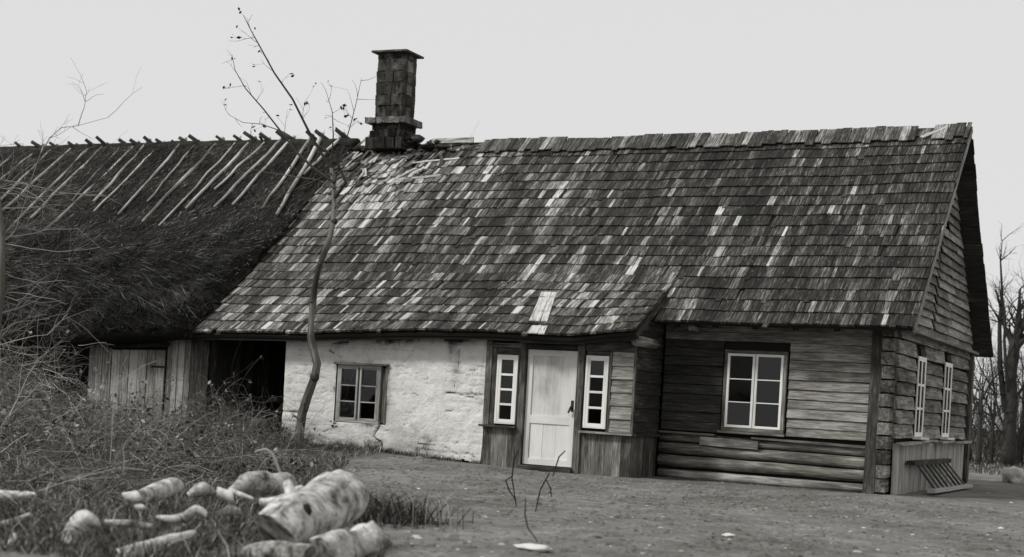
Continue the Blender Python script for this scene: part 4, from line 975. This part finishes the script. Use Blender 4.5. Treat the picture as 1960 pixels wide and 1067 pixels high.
m = MB(); s0 = a0 + (a1 - a0) * .30; m.tube([s0 + V(0, 0, .08), s0 + V(-.06, 0, .17), s0 + V(-.10, 0, .235)], [.05, .035, .026], 10, .8, .08); m.build('stub', M['birch'], lg, True)
l2 = thing('birch_log', 'broken pale log at the bottom edge right of the thick birch log', 'log', (-1, -12.8, 0))
a0, a1 = dep(618, 1064, 8.5), dep(716, 1036, 8.9); m = MB(); pts = [a0 + (a1 - a0) * i / 24 for i in range(25)]; organic(m, pts, [.115 + .02 * math.sin(i * .35) - .03 * max(0, (i - 20) / 4) for i in range(25)], 30, .60, .30, (.5, .8), 9.1); m.build('bark', M['birch'], l2, True)
fallen([(440, 945, 0), (470, 925, .1), (510, 925, .2), (548, 938, .3)], .05, 9.9, 'forked_log', 'grey forked log lying behind the thick birch log', 'log', .52, 'birch', 12, .08, [.03, .07, .08, .06])
fallen([(440, 940, 0), (462, 948, 0), (485, 957, 0)], .02, 9.7, 'pale_root', 'curved pale root under the grey forked log', 'root', .8, 'birch', 8, .05, [.02, .022, .012])
fallen([(418, 942, 0), (444, 952, 0)], .04, 9.6, 'bark_piece', 'white bark piece at the left tip of the forked log', 'bark', .85, 'birch', 8, .15, [.035, .04])
fallen([(515, 925, 0), (548, 922, .15)], .07, 10.2, 'short_log', 'round grey log butt behind the forked log', 'log', .6, 'birch', 14, .06, [.06, .075])
fallen([(498, 962, 0), (535, 958, 0)], .022, 9.1, 'split_stick', 'white split stick left of the thick birch log', 'stick', .9, 'birch', 6, .05, [.028, .028])
fallen([(550, 948, 0), (578, 934, .1)], .022, 9.3, 'split_stick', 'short white stick resting against the thick birch log', 'stick', .9, 'birch', 6, .05, [.028, .022])
fallen([(490, 864, 0), (510, 860, 0), (524, 872, 0), (536, 905, 0)], .01, 11.5, 'arched_stem', 'pale arched stem standing up behind the round log butt', 'stem', .8, 'twig', 6, 0, [.008, .012, .012, .012])
fallen([(242, 952, 0), (268, 950, 0)], .04, 9.8, 'short_log', 'white log stub left of the slanting pale log', 'log', .82, 'birch', 10, .1, [.035, .045])
fallen([(272, 950, 0), (300, 942, .2), (332, 928, .4)], .06, 9.9, 'slanting_log', 'slanting pale log in the brush, above the wavy root', 'log', .66, 'birch', 12, .1, [.05, .065, .065])
fallen([(300, 990, 0), (330, 995, 0), (352, 992, 0), (375, 975, 0), (395, 985, 0)], .03, 9.0, 'wavy_root', 'wavy pale root lying left of the thick birch log', 'root', .74, 'birch', 9, .08, [.012, .028, .034, .032, .022])
fallen([(140, 1050, 0), (145, 1015, 0), (162, 992, 0), (182, 1000, 0), (192, 1008, 0)], .05, 8.6, 'hooked_root', 'hooked pale root standing up at the lower left', 'root', .74, 'birch', 12, .08, [.075, .07, .055, .03, .012])
fallen([(240, 1070, 0), (290, 1048, .1), (330, 1034, .2), (372, 1018, .3)], .04, 8.2, 'pale_branch', 'long pale branch rising from the bottom edge', 'branch', .76, 'birch', 10, .08, [.07, .05, .035, .012])
fallen([(-15, 945, 0), (30, 950, 0), (68, 946, 0)], .03, 10.2, 'pale_log', 'thin white log cut off by the left edge', 'log', .85, 'birch', 9, .08, [.03, .04, .015])
fallen([(25, 1045, 0), (33, 1030, 0)], .03, 8.4, 'bark_piece', 'small pale bark scrap at the lower left corner', 'bark', .75, 'birch', 8, .1, [.04, .03])

fallen([(585, 1000, 0), (560, 985, .1), (548, 958, .2)], .03, 9.25, 'pale_root', 'pale root end poking out behind the near end of the thick birch log', 'root', .75, 'birch', 9, .08, [.05, .05, .035])
fallen([(205, 1000, 0), (250, 1002, 0), (292, 1010, 0)], .03, 8.9, 'pale_branch', 'slim grey branch between the hooked root and the wavy root', 'branch', .5, 'birch', 9, .08, [.018, .026, .022])
fallen([(60, 985, 0), (20, 1000, 0), (-20, 1012, 0)], .03, 9.0, 'pale_branch', 'slim pale branch cut off by the left edge below the thin white log', 'branch', .6, 'birch', 9, .08, [.016, .024, .028])
fallen([(590, 1066, 0), (520, 1060, .05), (460, 1074, .1)], .04, 8.2, 'grey_log', 'grey log running off the bottom edge under the thick birch log', 'log', .42, 'birch', 12, .08, [.07, .08, .07])
fallen([(366, 948, 0), (384, 936, 0), (402, 940, .1)], .04, 9.9, 'root_lump', 'mottled grey root lump between the slanting pale log and the forked log', 'root', .5, 'birch', 10, .15, [.03, .055, .035])
fallen([(425, 985, 0), (440, 975, 0), (462, 982, 0)], .03, 9.2, 'bark_piece', 'dull bark piece between the wavy root and the thick birch log', 'bark', .45, 'birch', 9, .12, [.02, .035, .02])
fallen([(262, 972, 0), (276, 970, 0)], .03, 9.3, 'bark_piece', 'small white bark chip just below the slanting pale log', 'bark', .85, 'birch', 8, .12, [.02, .02])
WIG[0] = .2
m = MB()
for i in range(80):
    q = on(R.uniform(-40, 150), R.uniform(660, 810), 1, R.uniform(-5.5, -2.6)); q[2] = max(q[2], .05)
    grow(m, q, V(R.gauss(0, 1), R.gauss(0, .4), R.gauss(.1, .6)), R.uniform(.3, .8), R.uniform(.004, .008), 1, R.choice((.3, .45, .6, .85)), .5, .2, 5, None, (1, 4))
m.build('tangled_twigs', M['twig'], kind='stuff')
WIG[0] = .14
# --- dark forked twigs stuck in the yard
def ytwig(lines, D, label, r=.006):
    o = thing('forked_twig', label, 'twig', tuple([*dep(*lines[0][-1], D)[:2], 0])); m = MB()
    for L_ in lines:
        P_ = [dep(a, b, D) for a, b in L_]; m.tube(P_, [r * (.5 + .6 * math.sin(math.pi * (i + .6) / (len(P_) + .2))) for i in range(len(P_))], 5, .1, 0)
    m.build('stem', M['iron'], o)
D1 = gdepth(990, 968); ytwig([[(993, 862), (984, 880), (980, 915), (988, 968)], [(980, 912), (968, 920), (975, 940), (988, 958)]], D1, 'dark forked twig standing before the door, left one', .007)
D1 = gdepth(1025, 980); ytwig([[(1052, 905), (1045, 918), (1034, 938), (1025, 980)], [(1045, 918), (1054, 935), (1055, 952)], [(1082, 863), (1070, 875), (1058, 912)]], D1, 'dark forked twig standing before the door, right one', .0065)
D1 = gdepth(1030, 1038); ytwig([[(1006, 952), (1005, 985), (1010, 1010), (1030, 1038)]], D1, 'thin dark curved twig above the flat white stone', .0045)

# --- stones
def stone(px, py, r, label, name='stone', tone=.8, D=None, seed=1, nz=.6, sink=.4):
    p = gnd(px, py); o = thing(name, label, 'stone', tuple(p)); m = MB(); m.blob(p + V(0, 0, r[2] * sink), V(*r), tone, nz, seed, 26, 16); m.build('surface', M['stone'], o, True)
stone(1024, 1052, (.13, .10, .025), 'large flat white stone at the bottom edge of the yard', 'flat_stone', .95, seed=2)
stone(1396, 1026, (.055, .06, .014), 'small flat white stone in the yard below the big window', 'flat_stone', .92, seed=5)
stone(1938, 924, (.21, .24, .20), 'pale boulder on the ground right of the cottage', 'boulder', .62, seed=7)
rs_ = MB()
for i in range(150):
    p = gnd(R.uniform(780, 1960), 930 + 140 * R.random()) if i < 110 else V(R.uniform(-6, 4), R.uniform(-14, -1.5), 0)
    s_ = R.uniform(.005, .014) * (2.0 if R.random() < .15 else 1); z_ = float(ground_h(p[0], p[1])); rs_.blob(V(p[0], p[1], z_ + s_ * .15), V(s_ * 1.5, s_ * 1.3, s_ * .55), .62 + R.uniform(-.3, .35), .4, i, 6, 4)
rs_.build('pebbles', M['stone'], kind='stuff')
# clods that roughen the yard
rs_ = MB()
for i in range(7500):
    x = R.uniform(-7, 5); y = -1.3 - 13 * R.random(); s_ = R.uniform(.006, .03) * (1.7 if R.random() < .06 else 1); rs_.blob(V(x, y, float(ground_h(x, y))), V(s_ * 1.6, s_ * 1.4, s_ * .6), .5, .5, i, 6, 4)
rs_.build('earth_clods', M['ground'], kind='stuff')

# --- dead grass: overgrown corner, wall foot, tuft by the birch log
def blades(name, xy, hmin, hmax, tone, lean=.8, wd=.004):
    n = len(xy); r = NR.random((n, 6)); z = ground_h(xy[:, 0], xy[:, 1]) - .01; base = np.concatenate([xy, z[:, None]], 1)
    a = r[:, 0] * 2 * np.pi; h = hmin + (hmax - hmin) * r[:, 1] ** 1.6; ln = lean * (r[:, 2] + .15) * h
    mid = base + np.stack([np.cos(a) * ln * .3, np.sin(a) * ln * .3, h * .6], 1); tip = base + np.stack([np.cos(a) * ln, np.sin(a) * ln, h * (1 - .35 * r[:, 3])], 1)
    b = a + np.pi / 2 + (r[:, 4] - .5) * 2; wv = np.stack([np.cos(b), np.sin(b), 0 * b], 1) * (wd * (.5 + r[:, 5:6]))
    vs = np.stack([base - wv, base + wv, mid + wv * .8, mid - wv * .8, tip + wv * .15, tip - wv * .15], 1).reshape(-1, 3)
    i0 = np.arange(n)[:, None] * 6; fs = np.concatenate([i0 + [0, 1, 2, 3], i0 + [3, 2, 4, 5]]); t = np.clip(tone + .2 * NR.standard_normal(n) + .15 * vn(xy[:, 0], xy[:, 1], 0, 1.5), 0, 1) + (NR.random(n) < .10) * .4
    o = fast_mesh(name, vs, fs, np.concatenate([t, t]), M['grass'], kind='stuff'); return o
xy = np.stack([NR.uniform(-17, -1, 260000), NR.uniform(-14.2, -1.0, 260000)], 1)
inb = (-xy[:, 0] * .7 - xy[:, 1] * .35 - 5.75 + .5 * vn(xy[:, 0], xy[:, 1], 0, .9) > 0) & ((xy[:, 1] < -1.15) | (xy[:, 0] < -9.4)) & (xy[:, 0] > -15.8 - (xy[:, 1] + 1) * 1.05)
xy1 = xy[inb][:80000]
gr_ = blades('grass', xy1, .03, .20, .42, 1.9)
xy = np.stack([NR.uniform(-9.4, -5.9, 3500), -1.08 - np.abs(NR.normal(0, .12, 3500))], 1); keep = NR.random(len(xy)) < np.clip((-5.7 - xy[:, 0]) / 2.2, .12, 1); blades('wall_foot_grass', xy[keep], .02, .12, .3)
xy = np.stack([NR.uniform(-3.2, -.2, 700), -.16 - np.abs(NR.normal(0, .08, 700))], 1); blades('wall_foot_grass', xy, .01, .05, .35)
xy = np.stack([NR.uniform(-4.5, -.4, 9000), NR.uniform(-13.9, -9.3, 9000)], 1); pr_ = (xy[:, 0] * -.7 - xy[:, 1] * .35); xy = xy[pr_ > 4.95 + .5 * vn(xy[:, 0], xy[:, 1], 0, 1.5)]; blades('log_pile_grass', xy, .03, .20, .30, 1.9)
c = gnd(735, 995); xy = NR.normal(0, .22, (1300, 2)) + c[:2]; tf = blades('grass_tuft', xy, .05, .34, .32, 1.9)
del tf['kind']; tag(tf, 'dark tuft of dead grass beside the thick birch log', 'grass tuft')
xy = np.stack([NR.uniform(-8, 5, 9000), NR.uniform(-13, -1.3, 9000)], 1); blades('yard_grass', xy[vn(xy[:, 0], xy[:, 1], 0, 1.3) > .25], .004, .025, .45, 2.5, .003)

# --- trees and hedge beyond the gable
def bgtree(px, Y_, h, r, label, n=14, depth=3, tone=.4, lean=(0, 0), pollard=None, spread=.5):
    p = on(px, 880, 1, Y_); x = p[0]; t = thing('bare_tree', label, 'tree', (x, Y_, 0), 'bare trees beyond the cottage'); m = MB(); th = h * (pollard or .55); segs = 8
    pts = [V(x + lean[0] * i / segs + R.gauss(0, r * .12), Y_, -.05 + th * i / segs) for i in range(segs + 1)]; m.tube(pts, [r * (1.05 - .72 * i / segs * (1 if not pollard else .45)) * R.uniform(.9, 1.1) for i in range(segs + 1)], 12, tone, .15); m.build('trunk', M['twigd'], t, True); m = MB()
    for i in range(n):
        k = R.randint(2, segs) if not pollard or R.random() < .4 else segs; grow(m, pts[k], V(R.gauss(0, .7), R.gauss(0, .6), 1.0), (h - pts[k][2]) * R.uniform(.5, .85), r * R.uniform(.15, .36), depth, tone, spread, 0, 5, None, (2, 4))
    if pollard:
        for dx, hh in ((-.35, .9), (.28, 1.3), (.05, 1.6), (.6, .8)):
            q = pts[-1] - V(0, 0, .25); P_ = [q, q + V(dx * .35, 0, hh * .3), q + V(dx * .8, 0, hh * .6), q + V(dx, 0, hh)]; m.tube(P_, [r * .55, r * .4, r * .28, r * .16], 8, tone, .12)
            for i in range(6): grow(m, P_[R.randint(1, 3)], V(R.gauss(dx, .5), R.gauss(0, .4), .9), R.uniform(.5, 1.1), r * .12, 2, tone, .5, 0, 4, None, (2, 4))
        for i in range(90): q = pts[R.randint(1, segs)]; grow(m, q + V(R.gauss(0, .12), -.1, R.uniform(-.3, .3)), V(R.gauss(0, 1), R.gauss(-.3, .5), R.gauss(.3, .6)), R.uniform(.25, .6), .010, 1, tone, .5, 0, 4, None, (2, 4))
    m.build('crown', M['twigd'], t); return t, pts
t, pts = bgtree(1929, 20.5, 5.2, .19, 'thick dark pollarded tree at the right edge behind the boulder', 8, 3, .4, (.0, 0), .66)
m = MB(); q = pts[-1]; pp = [on(a, b, 1, 20.5) for a, b in ((1924, 790), (1914, 700), (1913, 620), (1918, 560), (1915, 500), (1918, 462))]; m.tube(pp, [.08, .07, .05, .035, .022, .01], 6, .3, .03)
for i in range(12): k = R.randint(2, 5); grow(m, pp[k], V(R.gauss(0, .8), R.gauss(0, .5), .8), R.uniform(.3, .7), .012, 1, .3, .5)
m.build('limb', M['twigd'], t)
bgtree(1872, 20.0, 3.6, .09, 'thin dark tree just right of the cottage corner', 15, 3, .35)
bgtree(1897, 21.5, 3.2, .07, 'slim crooked tree between the cottage corner and the pollarded tree', 15, 3, .35)
bgtree(1852, 22.5, 3.4, .08, 'slim tree half hidden by the cottage corner', 8, 3, .35)
bgtree(1953, 23.0, 3.9, .10, 'forked bare tree cut by the right edge of the picture', 15, 3, .4)
hd = MB(); x = -7.0
for i in range(1100):
    x = R.uniform(-6, 14) if i % 5 < 2 else R.uniform(-3.2, 1.5); y = 23.5 + R.gauss(0, 1.0); grow(hd, V(x, y, 0), V(R.gauss(0, .35), R.gauss(0, .3), 1), R.uniform(.7, 1.9), R.uniform(.005, .010), 1 if i % 2 else 2, .35 + R.uniform(-.2, .2), .5, 0, 4, None, (2, 4))
hd = hd.build('hedge_thicket', M['twigd'], kind='stuff'); hd['label'] = 'dark bare thicket behind the trees right of the cottage'
xy = np.stack([NR.uniform(-4, 9, 16000), NR.uniform(12, 24, 16000)], 1); blades('far_grass', xy, .03, .16, .35, 1.0, .008)
